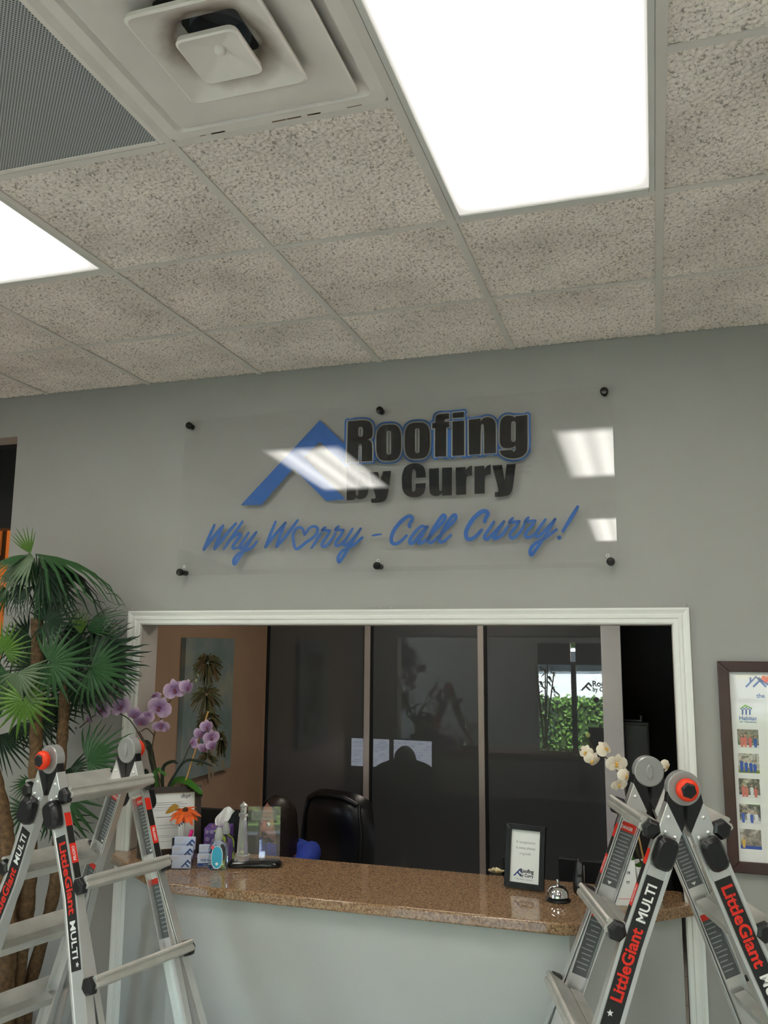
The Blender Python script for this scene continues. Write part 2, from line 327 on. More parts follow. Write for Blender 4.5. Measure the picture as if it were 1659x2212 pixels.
def sq_ring(m, prof):
    rings = []
    for a, z in prof:
        c = []; rr = min(.018, a * .25)
        for sx, sy, q0 in ((1, 1, 0), (-1, 1, 90), (-1, -1, 180), (1, -1, 270)):
            for q in (0, 30, 60, 90): w = math.radians(q0 + q); c.append(Vector((sx * (a - rr) + rr * math.cos(w), sy * (a - rr) + rr * math.sin(w), z)))
        rings.append(c)
    m.loft(rings, False)
m = MB(); sq_ring(m, [(.293, .004), (.293, 0), (.262, -.001), (.250, .014), (.195, .034)]); m.build('outer_frame', vent_m, t, local=True, smooth=40)
m = MB(); sq_ring(m, [(.236, .002), (.238, -.008), (.232, -.011), (.125, .030), (.11, .04)]); m.build('louvre', vent_m, t, local=True, smooth=40)
m = MB(); sq_ring(m, [(.147, -.008), (.149, -.019), (.143, -.022), (.098, .002), (.076, .010), (.066, .022)]); m.build('louvre', dusty_enamel(), t, local=True, smooth=40)
m = MB(); sq_ring(m, [(.071, -.022), (.073, -.034), (.069, -.037), (.016, -.014), (.0005, -.013)]); m.build('centre_plate', vent_m, t, local=True, smooth=30)
MB().lathe([(.0, -.026), (.008, -.025), (.012, -.021), (.013, -.016), (.013, .01)], n=20).build('centre_button', vent_m, t, local=True, smooth=50)
MB().lathe([(.066, .020), (.070, .10)], n=28, cap=False).build('duct_neck', mat('duct_metal', (.45, .46, .47), .3, .8), t, local=True, smooth=50)
MB().box(-.26, -.26, .10, .26, .26, .105).build('duct_plate', mat('duct_dark', (.20, .20, .20), .6), t, local=True)
dirt = mat('rust_stain', (.16, .09, .05), .8)
for a in range(9):
    x = random.uniform(-.25, .25); MB().stroke([(x, .288), (x + random.uniform(.01, .04), .288)], random.uniform(.001, .0025), lambda u, v: Vector((u, v, -.0012)), caps=False).build('paint_chip', dirt, t, local=True)
# ------------------------------------------------------------------ perforated return panel
def perf_mat():
    m = mat('perforated_steel', (.30, .31, .315), .35); nt = m.node_tree; tc = nt.nodes.new('ShaderNodeTexCoord'); v = nt.nodes.new('ShaderNodeVectorMath'); v.operation = 'SCALE'; v.inputs['Scale'].default_value = 155
    rot = nt.nodes.new('ShaderNodeVectorRotate'); rot.inputs['Angle'].default_value = math.radians(45); fr = nt.nodes.new('ShaderNodeVectorMath'); fr.operation = 'FRACTION'; d = nt.nodes.new('ShaderNodeVectorMath'); d.operation = 'DISTANCE'; d.inputs[1].default_value = (.5, .5, 0)
    ms = nt.nodes.new('ShaderNodeVectorMath'); ms.operation = 'MULTIPLY'; ms.inputs[1].default_value = (1, 1, 0); r = nt.nodes.new('ShaderNodeValToRGB'); r.color_ramp.interpolation = 'CONSTANT'
    r.color_ramp.elements[0].color = (.045, .05, .055, 1); r.color_ramp.elements[1].position = .33; r.color_ramp.elements[1].color = (.43, .44, .44, 1); L = nt.links.new
    L(tc.outputs['Object'], rot.inputs[0]); L(rot.outputs[0], v.inputs[0]); L(v.outputs[0], fr.inputs[0]); L(fr.outputs[0], ms.inputs[0]); L(ms.outputs[0], d.inputs[0]); L(d.outputs['Value'], r.inputs[0]); L(r.outputs[0], nt.nodes['Principled BSDF'].inputs['Base Color']); return m
t = thing('return_air_panel', 'grey perforated metal return air panel beside the square diffuser', 'air vent', (-2.5 * T, (row(3) + row(4)) / 2, H))
MB().box(-.278, -.278, .002, .278, .278, .004).build('perforated_sheet', perf_mat(), t, local=True)
m = MB()
for a in ((-.292, -.292, -.276, .292), (.276, -.292, .292, .292), (-.276, -.292, .276, -.276), (-.276, .276, .276, .292)): m.box(a[0], a[1], .0005, a[2], a[3], .01)
m.build('panel_frame', vent_m, t, local=True, bevel=.002)
MB().box(-.29, -.29, .012, .29, .29, .02).build('back_box', MATS['duct_dark'], t, local=True)

# ------------------------------------------------------------------ clear sign on stand-offs
SO = Vector((-1.2, -.035, H - .59)); SN = Vector((0, -math.cos(math.radians(1.75)), math.sin(math.radians(1.75)))); SV = Vector((0, math.sin(math.radians(1.75)), math.cos(math.radians(1.75))))
acrylic = clear_mat('clear_acrylic', 1.48)
sign = thing('wall_sign', 'clear acrylic wall sign with blue roof emblem and black and blue lettering on stand-offs', 'sign', (SO.x, SO.y, SO.z))
MB().obox(SO - SN * .003, (1, 0, 0), SV, SN, 1.005, .3785, .003).build('acrylic_panel', acrylic, sign)
blk = mat('black_vinyl', (.008, .009, .010), .5, spec=.15); blu = mat('blue_vinyl', srgb(52, 104, 178), .5, spec=.2); gry = mat('grey_vinyl', srgb(150, 153, 148), .45)
def sfn(off): return lambda x, y: onPlane((x, y), SO - SN * (.0066 + off), SN)
def smooth_loop(pts, it=1):
    for _ in range(it):
        n = len(pts); out = []
        for i in range(n):
            a, b, c = (Vector(pts[(i + d) % n]) for d in (-1, 0, 1)); u, v = a - b, c - b; ang = u.angle(v) if u.length > 0 and v.length > 0 else 0
            if ang > math.radians(118): out += [tuple(b + u * .25), tuple(b + v * .25)]
            else: out.append(tuple(b))
        pts = out
    return pts
def slot(x0, x1, y0, y1, k=5):
    r = (x1 - x0) / 2; c = (x0 + x1) / 2
    return [(c + r * math.cos(math.pi * i / k), y0 + r - r * math.sin(math.pi * i / k)) for i in range(k + 1)][::-1] + [(c - r * math.cos(math.pi * i / k), y1 - r + r * math.sin(math.pi * i / k)) for i in range(k + 1)][::-1]
def sup(x0, x1, y0, y1, e=3.2, n=40, sl=-.05):
    cx, cy, a, b = (x0 + x1) / 2, (y0 + y1) / 2, (x1 - x0) / 2, (y1 - y0) / 2; out = []
    for i in range(n):
        q = 2 * math.pi * i / n; c, s = math.cos(q), math.sin(q); dx = a * math.copysign(abs(c) ** (2 / e), c); out.append((cx + dx, cy + b * math.copysign(abs(s) ** (2 / e), s) + dx * sl))
    return out
C1, C2, C3, C8 = (730, 870, 7.213), (930, 870, 7.213), (740, 980, 4.254), (510, 890, 6.381)
def pxs(C, pts): return [(C[0] + x / C[2], C[1] + y / C[2]) for x, y in pts]
ROOFING = [
 (C1, [(155,290),(300,278),(400,272),(470,282),(515,312),(538,370),(542,470),(528,548),(465,573),(518,603),(534,650),(533,908),(368,916),(372,655),(362,638),(345,632),(325,640),(318,660),(316,920),(138,932)], [slot(325,378,380,525)]),
 (C1, sup(598, 985, 342, 903), [slot(765, 820, 437, 805)]), (C1, sup(1040, 1432, 308, 873), [slot(1210, 1262, 402, 780)]),
 (C2, [(28,320),(75,312),(78,240),(95,195),(140,175),(290,165),(290,245),(245,250),(215,270),(215,295),(290,295),(290,378),(245,385),(243,835),(70,842),(72,398),(28,398)], []),
 (C2, [(345,160),(520,142),(520,228),(345,238)], []), (C2, [(342,292),(525,280),(525,818),(342,828)], []),
 (C2, [(595,265),(778,245),(780,285),(830,235),(890,222),(960,240),(1005,290),(1018,360),(1018,782),(835,795),(835,350),(810,330),(783,350),(778,800),(598,810)], []),
 (C2, [(1510,190),(1325,210),(1318,235),(1285,212),(1230,198),(1160,205),(1105,250),(1080,330),(1075,600),(1090,660),(1125,700),(1180,710),(1255,705),(1325,670),(1325,740),(1300,765),(1265,745),(1260,735),(1080,745),(1090,790),(1130,830),(1200,860),(1290,870),(1390,855),(1460,815),(1500,760),(1512,700)], [slot(1265,1318,292,605)])]
for C, outer, holes in ROOFING:
    o = pxs(C, smooth_loop(outer)); hs = [pxs(C, h) for h in holes]
    lt = MB().poly([o] + hs, sfn(.0004)).build('letter', blk, sign)
    g = MB().stroke(o, 3.1, sfn(.0008), closed=True)
    for h in hs: g.stroke(h, 1.1, sfn(.0003), closed=True)
    g.build('inline', gry, lt); MB().stroke(o, 7.0, sfn(.0012), closed=True).build('outline', blu, lt)
BYCURRY = [
 ([(38,128),(122,125),(122,180),(165,165),(215,180),(237,225),(240,320),(228,385),(195,415),(150,420),(122,405),(108,425),(38,430)], [slot(120,146,200,385)]),
 ([(250,172),(325,168),(345,250),(372,162),(446,158),(425,330),(410,400),(390,435),(345,450),(265,452),(262,415),(300,412),(305,395),(285,330)], []),
 ([(543,240),(548,180),(575,115),(640,88),(700,90),(745,115),(762,160),(764,218),(675,222),(673,150),(655,138),(637,150),(635,335),(650,352),(670,340),(673,275),(764,270),(762,320),(745,370),(700,398),(640,403),(585,385),(550,340)], []),
 ([(795,138),(885,132),(885,335),(900,345),(915,335),(915,130),(1005,126),(1005,382),(915,386),(913,365),(880,390),(840,390),(805,370),(797,330)], []),
 ([(1040,128),(1130,122),(1130,150),(1160,118),(1190,110),(1190,200),(1150,205),(1135,225),(1135,375),(1042,380)], []),
 ([(1212,118),(1302,110),(1302,140),(1330,108),(1362,100),(1362,190),(1325,195),(1306,215),(1306,366),(1212,370)], []),
 ([(1375,108),(1465,102),(1490,250),(1507,98),(1592,93),(1570,270),(1560,335),(1535,380),(1480,395),(1400,398),(1397,355),(1425,352),(1435,340),(1415,260)], [])]
for outer, holes in BYCURRY:
    MB().poly([pxs(C3, smooth_loop(outer))] + [pxs(C3, h) for h in holes], sfn(.0004)).build('letter', blk, sign)
MB().poly([pxs(C8, [(62,1285),(1155,112),(1525,470),(1525,770),(1155,410),(935,620),(1510,1205),(1240,1225),(790,780),(350,1280)])], sfn(.0016)).build('roof_emblem', blu, sign)
C4, C5, C6, C7 = (430, 1110, 8.732), (560, 1110, 5.925), (820, 1090, 7.541), (990, 1080, 5.925)
SCRIPT = [
 (C4, 27, [[(290,210),(85,675)],[(90,680),(270,440),(455,220)],[(440,250),(285,660)],[(295,670),(480,430),(695,180)]]),
 (C4, 25, [[(820,145),(465,665)],[(540,540),(700,395),(765,375),(770,420),(645,600),(650,655),(720,640)]]),
 (C4, 27, [[(935,355),(785,590),(775,645),(840,630),(1080,345)],[(1080,345),(870,660),(690,930),(655,920),(665,855),(740,760),(870,695),(1000,630),(1085,525)]]),
 (C5, 18, [[(210,100),(75,430)],[(78,432),(200,270),(338,112)],[(328,125),(215,418)],[(222,425),(360,260),(492,82)]]),
 (C5, 17, [[(578,270),(560,200),(525,172),(480,185),(445,230),(432,300),(472,448),(600,365),(715,280),(748,215),(735,172),(695,160),(640,185),(583,268)]]),
 (C5, 17, [[(790,250),(670,438)],[(846,172),(800,210)],[(826,198),(812,212)],[(800,212),(906,212)],[(906,212),(868,285),(810,370),(805,410),(850,412),(940,310),(972,240)]]),
 (C5, 17, [[(1016,162),(970,203)],[(996,190),(982,205)],[(970,206),(1080,206)],[(1080,206),(1042,278),(980,365),(985,405),(1030,400),(1090,340)]]),
 (C5, 18, [[(1195,190),(1088,365),(1092,400),(1150,375),(1300,188)],[(1300,188),(1180,380),(1040,600),(1012,598),(1012,552),(1065,475),(1200,405),(1318,302)]]),
 (C5, 12, [[(1447,278),(1500,268),(1560,260)]]),
 (C6, 27, [[(487,365),(482,325),(532,240),(510,195),(450,200),(340,285),(235,420),(190,545),(205,625),(270,637),(350,595),(440,505)]]),
 (C6, 25, [[(745,370),(685,352),(570,455),(492,580),(510,635),(575,595),(690,450),(780,355)],[(780,355),(645,585),(655,628),(720,605),(800,535)]]),
 (C6, 25, [[(770,570),(900,425),(1050,260),(1062,180),(1010,195),(870,410),(800,565),(812,620),(870,605),(960,515)]]),
 (C6, 25, [[(945,550),(1080,405),(1225,255),(1238,175),(1182,195),(1040,410),(972,555),(988,610),(1050,595),(1160,500)]]),
 (C7, 25, [[(337,280),(345,245),(378,180),(350,145),(290,155),(185,250),(105,390),(105,478),(150,503),(220,468),(300,385)]]),
 (C7, 20, [[(455,280),(342,455),(352,497),(400,480),(585,275)],[(585,275),(462,465),(480,492),(560,445),(640,330)]]),
 (C7, 19, [[(698,232),(648,288)],[(680,262),(660,285)],[(648,292),(782,274)],[(782,274),(740,340),(665,430),(670,482),(720,478),(800,400),(850,300)]]),
 (C7, 19, [[(898,224),(850,280)],[(880,252),(862,276)],[(850,284),(984,264)],[(984,264),(942,330),(865,420),(870,475),(930,470),(990,420)]]),
 (C7, 20, [[(1115,250),(995,425),(1010,468),(1060,440),(1240,245)],[(1240,245),(1100,480),(950,690),(922,680),(925,630),(980,560),(1110,488),(1258,378)]]),
 (C7, 23, [[(1528,88),(1340,398)],[(1288,482),(1296,482)]])]
for C, w, strokes in SCRIPT:
    m = MB()
    for st in strokes:
        p = [(q.x, q.y) for q in spline([(*a, 0) for a in st], 7)] if len(st) > 2 else [tuple(Vector(st[0]).lerp(Vector(st[1]), i / 4)) for i in range(5)]
        n = len(p); ww = [1.16 * w / C[2] * (.74 + .26 * math.sin(math.pi * i / (n - 1))) for i in range(n)]
        if st == [(1288,482),(1296,482)]: ww = [27 / C[2]] * n
        m.stroke(pxs(C, p), ww, sfn(.0010), caps=True)
    m.build('script_letter', blu, sign)
soff = mat('black_standoff', (.015, .015, .015), .25, .4)
for p in [(408, 919), (820, 886), (1305, 845), (388, 1236), (814, 1222), (1319, 1213)]:
    c = onPlane(p, SO + SN * .012, SN); MB().lathe([(.013, 0), (.013, -c.y - .008), (.0165, -c.y - .008), (.0165, -c.y + .004), (.014, -c.y + .007), (.006, -c.y + .008)], (c.x, 0, c.z), 20, (0, -1, 0)).build('standoff', soff, sign, smooth=40)
anc = mat('nylon_anchor', (.8, .8, .78), .4)
for p in [(398, 1224), (817, 1211), (1313, 1200)]:
    c = onY(p, 0); t = thing('wall_anchor', 'tiny white screw anchor in the wall just above a lower stand-off of the sign', 'wall anchor', (c.x, 0, c.z), 0, 'spare wall anchors')
    MB().lathe([(.007, 0), (.007, .002), (.003, .002)], (c.x, 0, c.z), 14, (0, -1, 0), cap=False).build('collar', anc, t, smooth=40); MB().lathe([(.0031, .0), (.0031, .0012)], (c.x, 0, c.z), 10, (0, -1, 0)).build('hole', soff, t)
pin = mat('bright_pin', (.7, .7, .7), .2, .9)
for i, p in enumerate([(287, 1317), (545, 1318), (822, 1314), (845, 1314), (1131, 1310), (1480, 1310)]):
    c = onY(p, -.012); o = MB().tube([(c.x, 0.0, c.z), (c.x, -.014, c.z), (c.x, -.018, c.z + .006)], .0018, 6).ball((c.x, -.018, c.z + .007), .0035, 8).build('push_hook', pin, smooth=50)
    tag(o, 'tiny metal hook pin in the wall along the top of the white casing', 'hook', 'hook pins above the casing')
for p in [(737, 1944), (1222, 2019)]:
    c = onY(p, -.395); o = MB().tube([(c.x, -.395, c.z), (c.x, -.405, c.z), (c.x, -.409, c.z + .005)], .0018, 6).ball((c.x, -.408, c.z + .006), .0035, 8).build('push_hook', pin, smooth=50)
    tag(o, 'tiny metal hook pin in the grey half wall under the counter edge', 'hook', 'hook pins under the counter')

# ------------------------------------------------------------------ multi-position ladders
alu = mat('ladder_aluminium', (.74, .74, .73), .34, .78, var=.05, vscale=9); alu_d = mat('ladder_rung_aluminium', (.58, .57, .53), .42, .6, var=.10, vscale=14)
plast = mat('black_moulded_plastic', (.012, .012, .013), .3); red_p = mat('red_plastic', srgb(236, 60, 24), .4); disc_m = mat('hinge_disc_plastic', (.33, .33, .32), .3, .25)
stk_b = mat('sticker_black', (.018, .018, .018), .35); stk_r = mat('sticker_red', srgb(226, 48, 34), .35); stk_w = mat('sticker_white', (.82, .82, .80), .35); stk_g = mat('sticker_grey', (.11, .115, .12), .35); stk_t = mat('sticker_text_grey', (.35, .36, .37), .4)
LH, LA, LW = 1.547, .37, .355; LS, LC = math.sin(LA), math.cos(LA); KINK, FLARE = .47, math.tan(math.radians(5.5))
def lp(s, lat, t, n): return Vector((lat, s * (LS * t + LC * n), LH - LC * t + LS * n))
def olat(t): return LW / 2 + .016 + max(0, t - KINK) * FLARE
def make_ladder(label):
    L = thing('ladder', label, 'ladder')
    TE = (LH - .035) / LC - .02
    for s in (-1, 1):
        for g in (-1, 1):
            prof = [(.003, -.038), (.003, -.029), (0, -.027), (0, .027), (.003, .029), (.003, .038), (-.028, .038), (-.028, .034), (-.003, .034), (-.003, -.034), (-.028, -.034), (-.028, -.038)]
            r = MB().loft([[lp(s, g * (olat(t) + x), t, n) for x, n in prof] for t in (.165, .25, KINK, .8, 1.2, TE)]).build('outer_rail', alu, L, local=True, smooth=30)
            # brand sticker in the web: letters point to the outer edge of the rail
            web = lambda t, n, e=.0006: lp(s, g * (olat(t) + e), t, n)
            lab = MB()
            for a, b in ((.27, .37), (.37, KINK), (KINK, .57), (.57, .70)): lab.add([web(a, -.026), web(b, -.026), web(b, .026), web(a, .026)], [(0, 1, 2, 3)], 0)
            down = (s * g) > 0                                            # reads down the rail on one face, up on the other
            def tx(x, y): t = (.27 + x) if down else (.70 - x); return web(t, y, .0010)
            if down: put_text(lab, 'LittleGiant', tx, .022, -.014, w=.235, h=.034, bold=.028, mi=1); put_text(lab, 'MULTI', tx, .278, -.013, w=.115, h=.028, bold=.022, mi=2)
            else: put_text(lab, 'LittleGiant', tx, .075, -.014, w=.205, h=.034, bold=.028, mi=1); put_text(lab, 'MULTI', tx, .298, -.013, w=.11, h=.028, bold=.022, mi=2)
            sx_ = .412 if down else .040; lab.poly([[(sx_ + (.010 if j % 2 == 0 else .0045) * math.sin(math.pi * j / 5), .008 + (.010 if j % 2 == 0 else .0045) * math.cos(math.pi * j / 5)) for j in range(10)]], tx, 2)
            lab.build('brand_label', [stk_b, stk_r, stk_w], r, local=True)
            # front-flange warning strip
            st = MB(); fl = lambda t, x, e=.0006: lp(s, g * (olat(t) + x), t, .038 + e)
            [st.add([fl(a, -.026), fl(a, .0), fl(b, .0), fl(b, -.026)], [(0, 1, 2, 3)], c_) for a, b, c_ in ((.20, .245, 1), (.245, .305, 0), (.305, .37, 1), (.37, .42, 0))]
            put_text(st, 'PELIGRO', lambda x, y: fl(.31 + x if not down else .365 - x, -.018 + y, .001), .003, .0, w=.048, h=.011, bold=.02, mi=2)
            st.build('edge_sticker', [stk_b, stk_r, stk_w], r, local=True)
            # inner rail with warning placards on the face towards the rungs
            x0, x1 = LW / 2 - .013, LW / 2 + .011
            ir = MB().loft([[lp(s, g * x, t, n) for x, n in ((x1, -.031), (x1, .031), (x0, .031), (x0, .028), (x0 + .02, .028), (x0 + .02, -.028), (x0, -.028), (x0, -.031))] for t in (.14, .7, 1.36)]).build('inner_rail', alu, L, local=True, smooth=30)
            iw = lambda t, n, e=.0: lp(s, g * (x0 + .0194 - e), t, n)
            pl = MB()
            def blk_(a, b, n0, n1, mi, e=.0004): pl.add([iw(a, n0, e), iw(b, n0, e), iw(b, n1, e), iw(a, n1, e)], [(0, 1, 2, 3)], mi)
            blk_(.185, .215, -.027, .027, 1); blk_(.215, .40, -.027, .027, 3)
            for q in range(13): blk_(.222 + q * .0125, .2255 + q * .0125, -.022 + .004 * (q % 3), .021 - .005 * (q % 2), 4, .0008)
            blk_(.49, .51, -.027, .027, 1); blk_(.51, .70, -.027, .027, 3)
            for q in range(11): blk_(.520 + q * .0155, .5235 + q * .0155, -.020, .019 - .006 * (q % 3), 4, .0008)
            pl.add([iw(.385, -.008, .001), iw(.385, .008, .001), iw(.395, 0, .001)], [(0, 1, 2)], 2)
            put_text(pl, 'DANGER', lambda x, y: iw(.208 - y, (-.022 + x) * (-s * g), .0009), .0, .0, w=.040, h=.011, bold=.02, mi=2)
            pl.build('warning_label', [stk_b, stk_r, stk_w, stk_g, stk_t], ir, local=True)
            # hinge end: riveted plate, black insert
            a0, a1 = LW / 2 - .020, LW / 2 + .0175
            hp = MB().prism([[(.056, .036), (.124, -.034), (.176, -.034), (.176, .036)]], lambda x, y, d: lp(s, g * (a1 - d), x, y), a1 - a0).build('hinge_plate', alu, L, local=True, bevel=.0015)
            for tt, nn in ((.094, .018), (.138, .014), (.142, -.018)): [MB().ball(lp(s, g * aa, tt, nn), .0062, 8).build('rivet', alu, hp, local=True, smooth=60) for aa in (a0, a1)]
            MB().prism([[(.004, .046), (.056, .036), (.124, -.034), (.072, -.036), (.02, -.02)]], lambda x, y, d: lp(s, g * (a1 - .003 - d), x, y), .030).build('hinge_insert', plast, L, local=True, bevel=.002)
            # lock knob
            sq = lambda v: math.copysign(abs(v) ** .62, v)
            MB().loft([[lp(s, g * (olat(.19) + x), .194 + sq(math.cos(q)) * rt, .002 + sq(math.sin(q)) * rn) for q in (2 * math.pi * (k + .5) / 16 for k in range(16))] for x, rt, rn in ((-.002, .046, .031), (.010, .050, .034), (.030, .047, .032), (.042, .038, .024))]).build('lock_knob', plast, L, local=True, smooth=28)
            c = lp(s, g * olat(TE), TE + .012, 0); MB().obox(c, (1, 0, 0), lp(s, 0, 1, 0) - lp(s, 0, 0, 0), lp(s, 0, 0, 1) - lp(s, 0, 0, 0), .022, .028, .044).build('rubber_foot', plast, L, local=True, bevel=.006)
        for k in range(5):
            t = .145 + .305 * k; e = olat(t) - .006
            if t > TE - .1: break
            pr = [(-.012, .020), (-.024, .078), (-.026, .086), (-.020, .092), (-.013, .092), (-.011, .086), (-.005, .086), (-.003, .091), (.010, .091), (.014, .084), (.018, .040), (.014, .022)]
            ru = MB().loft([[lp(s, x, t + a, b) for a, b in pr] for x in (-e, e)]).build('rung', alu_d, L, local=True, bevel=.001)
            for g in (-1, 1): MB().loft([[lp(s, g * x, t + math.cos(q) * r, .055 + math.sin(q) * r * .95) for q in (math.pi / 3 * j + .5 for j in range(6))] for x, r in ((e - .014, .024), (e - .008, .031), (e + .012, .030), (e + .020, .020))]).build('end_cap', plast, ru, local=True, bevel=.002)
            if t < 1.3: MB().loft([[lp(s, x, t + a, b) for a, b in ((-.015, -.022), (-.015, .018), (.012, .018), (.015, .008), (.015, -.022))] for x in (-LW / 2 + .012, LW / 2 - .012)]).build('inner_rung', alu_d, L, local=True, bevel=.001)
    for g in (-1, 1):
        ax = Vector((g, 0, 0)); o = Vector((g * (LW / 2 - .021), 0, LH))
        d = MB().lathe([(.001, 0), (.046, 0), (.050, .003), (.050, .035), (.0475, .038), (.001, .038)], o, 32, ax).build('hinge_disc', disc_m, L, local=True, smooth=25)
        MB().loft([[o + ax * x + Vector((0, math.cos(q) * .012 * k, math.sin(q) * .026 * k)) for q in (2 * math.pi * j / 16 for j in range(16))] for x, k in ((0, 1), (-.004, .95), (-.006, .8))]).build('hinge_boss', disc_m, d, local=True, smooth=30)
        MB().tube([o + ax * .036, o + ax * .052], .012, 12).build('spring_pin', alu, d, local=True, smooth=50)
        kn = MB().lathe([(.020, .046), (.029, .048), (.033, .056), (.033, .066), (.027, .074), (.020, .076)], o, 24, ax).build('release_knob', red_p, L, local=True, smooth=40)
        MB().loft([[o + ax * x + Vector((0, math.cos(q) * r, math.sin(q) * r)) for q in (math.pi / 3 * j + .3 for j in range(6))] for x, r in ((.070, .025), (.079, .023), (.081, .018))]).build('knob_core', plast, kn, local=True, bevel=.002)
    return L
lad = make_ladder('aluminium folding ladder standing open in front of the fan palm')
lad.location = (-2.112, -.733, 0); lad.rotation_euler = (0, 0, 1.30)
lad2 = copy_tree(lad); lad2['label'] = 'aluminium folding ladder standing open beside the ring-bell sign and framed photo poster'
lad2.location = (-.055, -.614, 0); lad2.rotation_euler = (0, 0, 1.865)
for o in (lad, lad2): o['group'] = 'folding ladders in front of the counter'

# ------------------------------------------------------------------ granite counter and what stands on it
def granite():
    m = mat('brown_granite', (.3, .19, .11), .02, spec=.8); nt = m.node_tree; L = nt.links.new; p = nt.nodes['Principled BSDF']; tc = nt.nodes.new('ShaderNodeTexCoord')
    n = nt.nodes.new('ShaderNodeTexNoise'); n.inputs['Scale'].default_value = 130; n.inputs['Detail'].default_value = 5; n.inputs['Roughness'].default_value = .7
    r = nt.nodes.new('ShaderNodeValToRGB'); e = r.color_ramp.elements; e[0].position = .30; e[0].color = (.06, .035, .02, 1); e[1].position = .72; e[1].color = (.56, .40, .25, 1)
    for pos, c in ((.43, (.20, .115, .06, 1)), (.52, (.33, .20, .11, 1)), (.62, (.41, .27, .155, 1))): q = e.new(pos); q.color = c
    L(tc.outputs['Object'], n.inputs['Vector']); L(n.outputs[0], r.inputs[0]); L(r.outputs[0], p.inputs['Base Color']); return m
ctp = [(-2.475, -.024), (-2.44, -.10), (-1.995, -.425), (-1.96, -.432), (-.40, -.434), (-.362, -.418), (.012, -.075), (.043, -.045), (.045, -.024), (-.001, -.024), (-.001, .118), (-2.405, .118), (-2.405, -.024)]
o = MB().prism([ctp], lambda x, y, d: Vector((x, y, CT - d)), .04).build('countertop', granite(), bevel=.011, seg=3, smooth=35)
tag(o, 'polished brown granite countertop with clipped ends on the grey half wall', 'countertop')
paper = mat('white_paper', (.80, .80, .78), .6); ink = mat('black_ink', (.02, .02, .025), .6); ink_g = mat('grey_ink', (.25, .25, .26), .6); navy = mat('navy_ink', srgb(38, 66, 130), .5); blk_wood = mat('black_frame_lacquer', (.012, .012, .013), .25)
glass = clear_mat('clear_glass', 1.45)
def stand_frame(name, label, cat, bl, br, hgt, lean, bw, fm, depth=.018, group=None):
    """picture frame standing on its lower edge; returns thing and fn(x, y, e) over the sheet, x 0..1 across, y in metres from the outer bottom"""
    a = Vector((bl[0], bl[1], CT)); b = Vector((br[0], br[1], CT)); ux = (b - a).normalized(); w = (b - a).length; nb = Vector((-ux.y, ux.x, 0)); uy = Vector((0, 0, math.cos(lean))) + nb * math.sin(lean); nf = ux.cross(uy)
    t = thing(name, label, cat, (a + b) / 2, math.atan2(ux.y, ux.x), group)
    P = lambda x, y, e=0: a + Vector((0, 0, .0055)) + ux * x + uy * y + nf * e + nb * (depth * .2)
    f = MB()
    for k in range(4):
        q = [((0, 0), (w, 0), (w - bw, bw), (bw, bw)), ((w, 0), (w, hgt), (w - bw, hgt - bw), (w - bw, bw)), ((w, hgt), (0, hgt), (bw, hgt - bw), (w - bw, hgt - bw)), ((0, hgt), (0, 0), (bw, bw), (bw, hgt - bw))][k]
        MB().prism([q], lambda x, y, d: P(x, y, -d), depth).build('frame_bar', fm, t, bevel=.002)
    MB().add([P(bw - .002, bw - .002, -.012), P(w - bw + .002, bw - .002, -.012), P(w - bw + .002, hgt - bw + .002, -.012), P(bw - .002, hgt - bw + .002, -.012)], [(0, 1, 2, 3)]).build('sheet', paper, t)
    MB().add([P(bw, bw, -.006), P(w - bw, bw, -.006), P(w - bw, hgt - bw, -.006), P(bw, hgt - bw, -.006)], [(0, 1, 2, 3)]).build('pane', glass, t)
    MB().add([P(.002, .002, -depth), P(w - .002, .002, -depth), P(w - .002, hgt - .002, -depth), P(.002, hgt - .002, -depth)], [(3, 2, 1, 0)]).build('backing', fm, t)
    c = P(w / 2, hgt * .55, -depth - .001); g = P(w / 2, 0) + nb * (hgt * .38); g.z = CT + .0065; MB().tube([c, g], .005, 8).build('easel_leg', fm, t)
    return t, P, w
cards_of = {}
# certificate
wood = mat('dark_walnut_frame', (.030, .017, .012), .28, var=.2, vscale=20)
t, P, w = stand_frame('certificate_frame', 'dark wooden certificate frame standing between the orchid pot and the business cards', 'picture frame', (-2.275, -.150), (-2.055, .020), .295, math.radians(11), .028, wood)
m = MB(); S = lambda x, y: P(x, y * .855, -.0114)
put_text(m, 'dbpr', S, w - .045, .285, w=.045, h=.020, bold=.01, align='r', mi=0)
for y, a, b, h in ((.262, .12, .75, .0026), (.252, .10, .86, .0026), (.240, .10, .82, .0022), (.232, .12, .70, .0016), (.224, .14, .62, .0016), (.190, .22, .80, .0034), (.150, .25, .70, .0020), (.135, .2, .76, .0016), (.100, .2, .5, .0014), (.092, .2, .62, .0014), (.070, .25, .6, .0014)):
    x = .030 + a * (w - .06); m.add([S(x, y), S(.030 + b * (w - .06), y), S(.030 + b * (w - .06), y + h), S(x, y + h)], [(0, 1, 2, 3)], 1)
m.stroke([(w * .6 + .022 * math.cos(q), .165 + .022 * math.sin(q)) for q in np.linspace(0, 6.1, 20)], .001, S, 1)
m.build('certificate_print', [ink, ink_g], t)
m = MB()
for k in range(4): m.stroke([[(.028, .028), (w - .028, .028)], [(w - .028, .028), (w - .028, .267)], [(w - .028, .267), (.028, .267)], [(.028, .267), (.028, .028)]][k], .0022, lambda x, y: P(x, y, -.004), caps=False)
m.build('gilt_edge', mat('gilt', (.35, .28, .16), .3, .7), t)
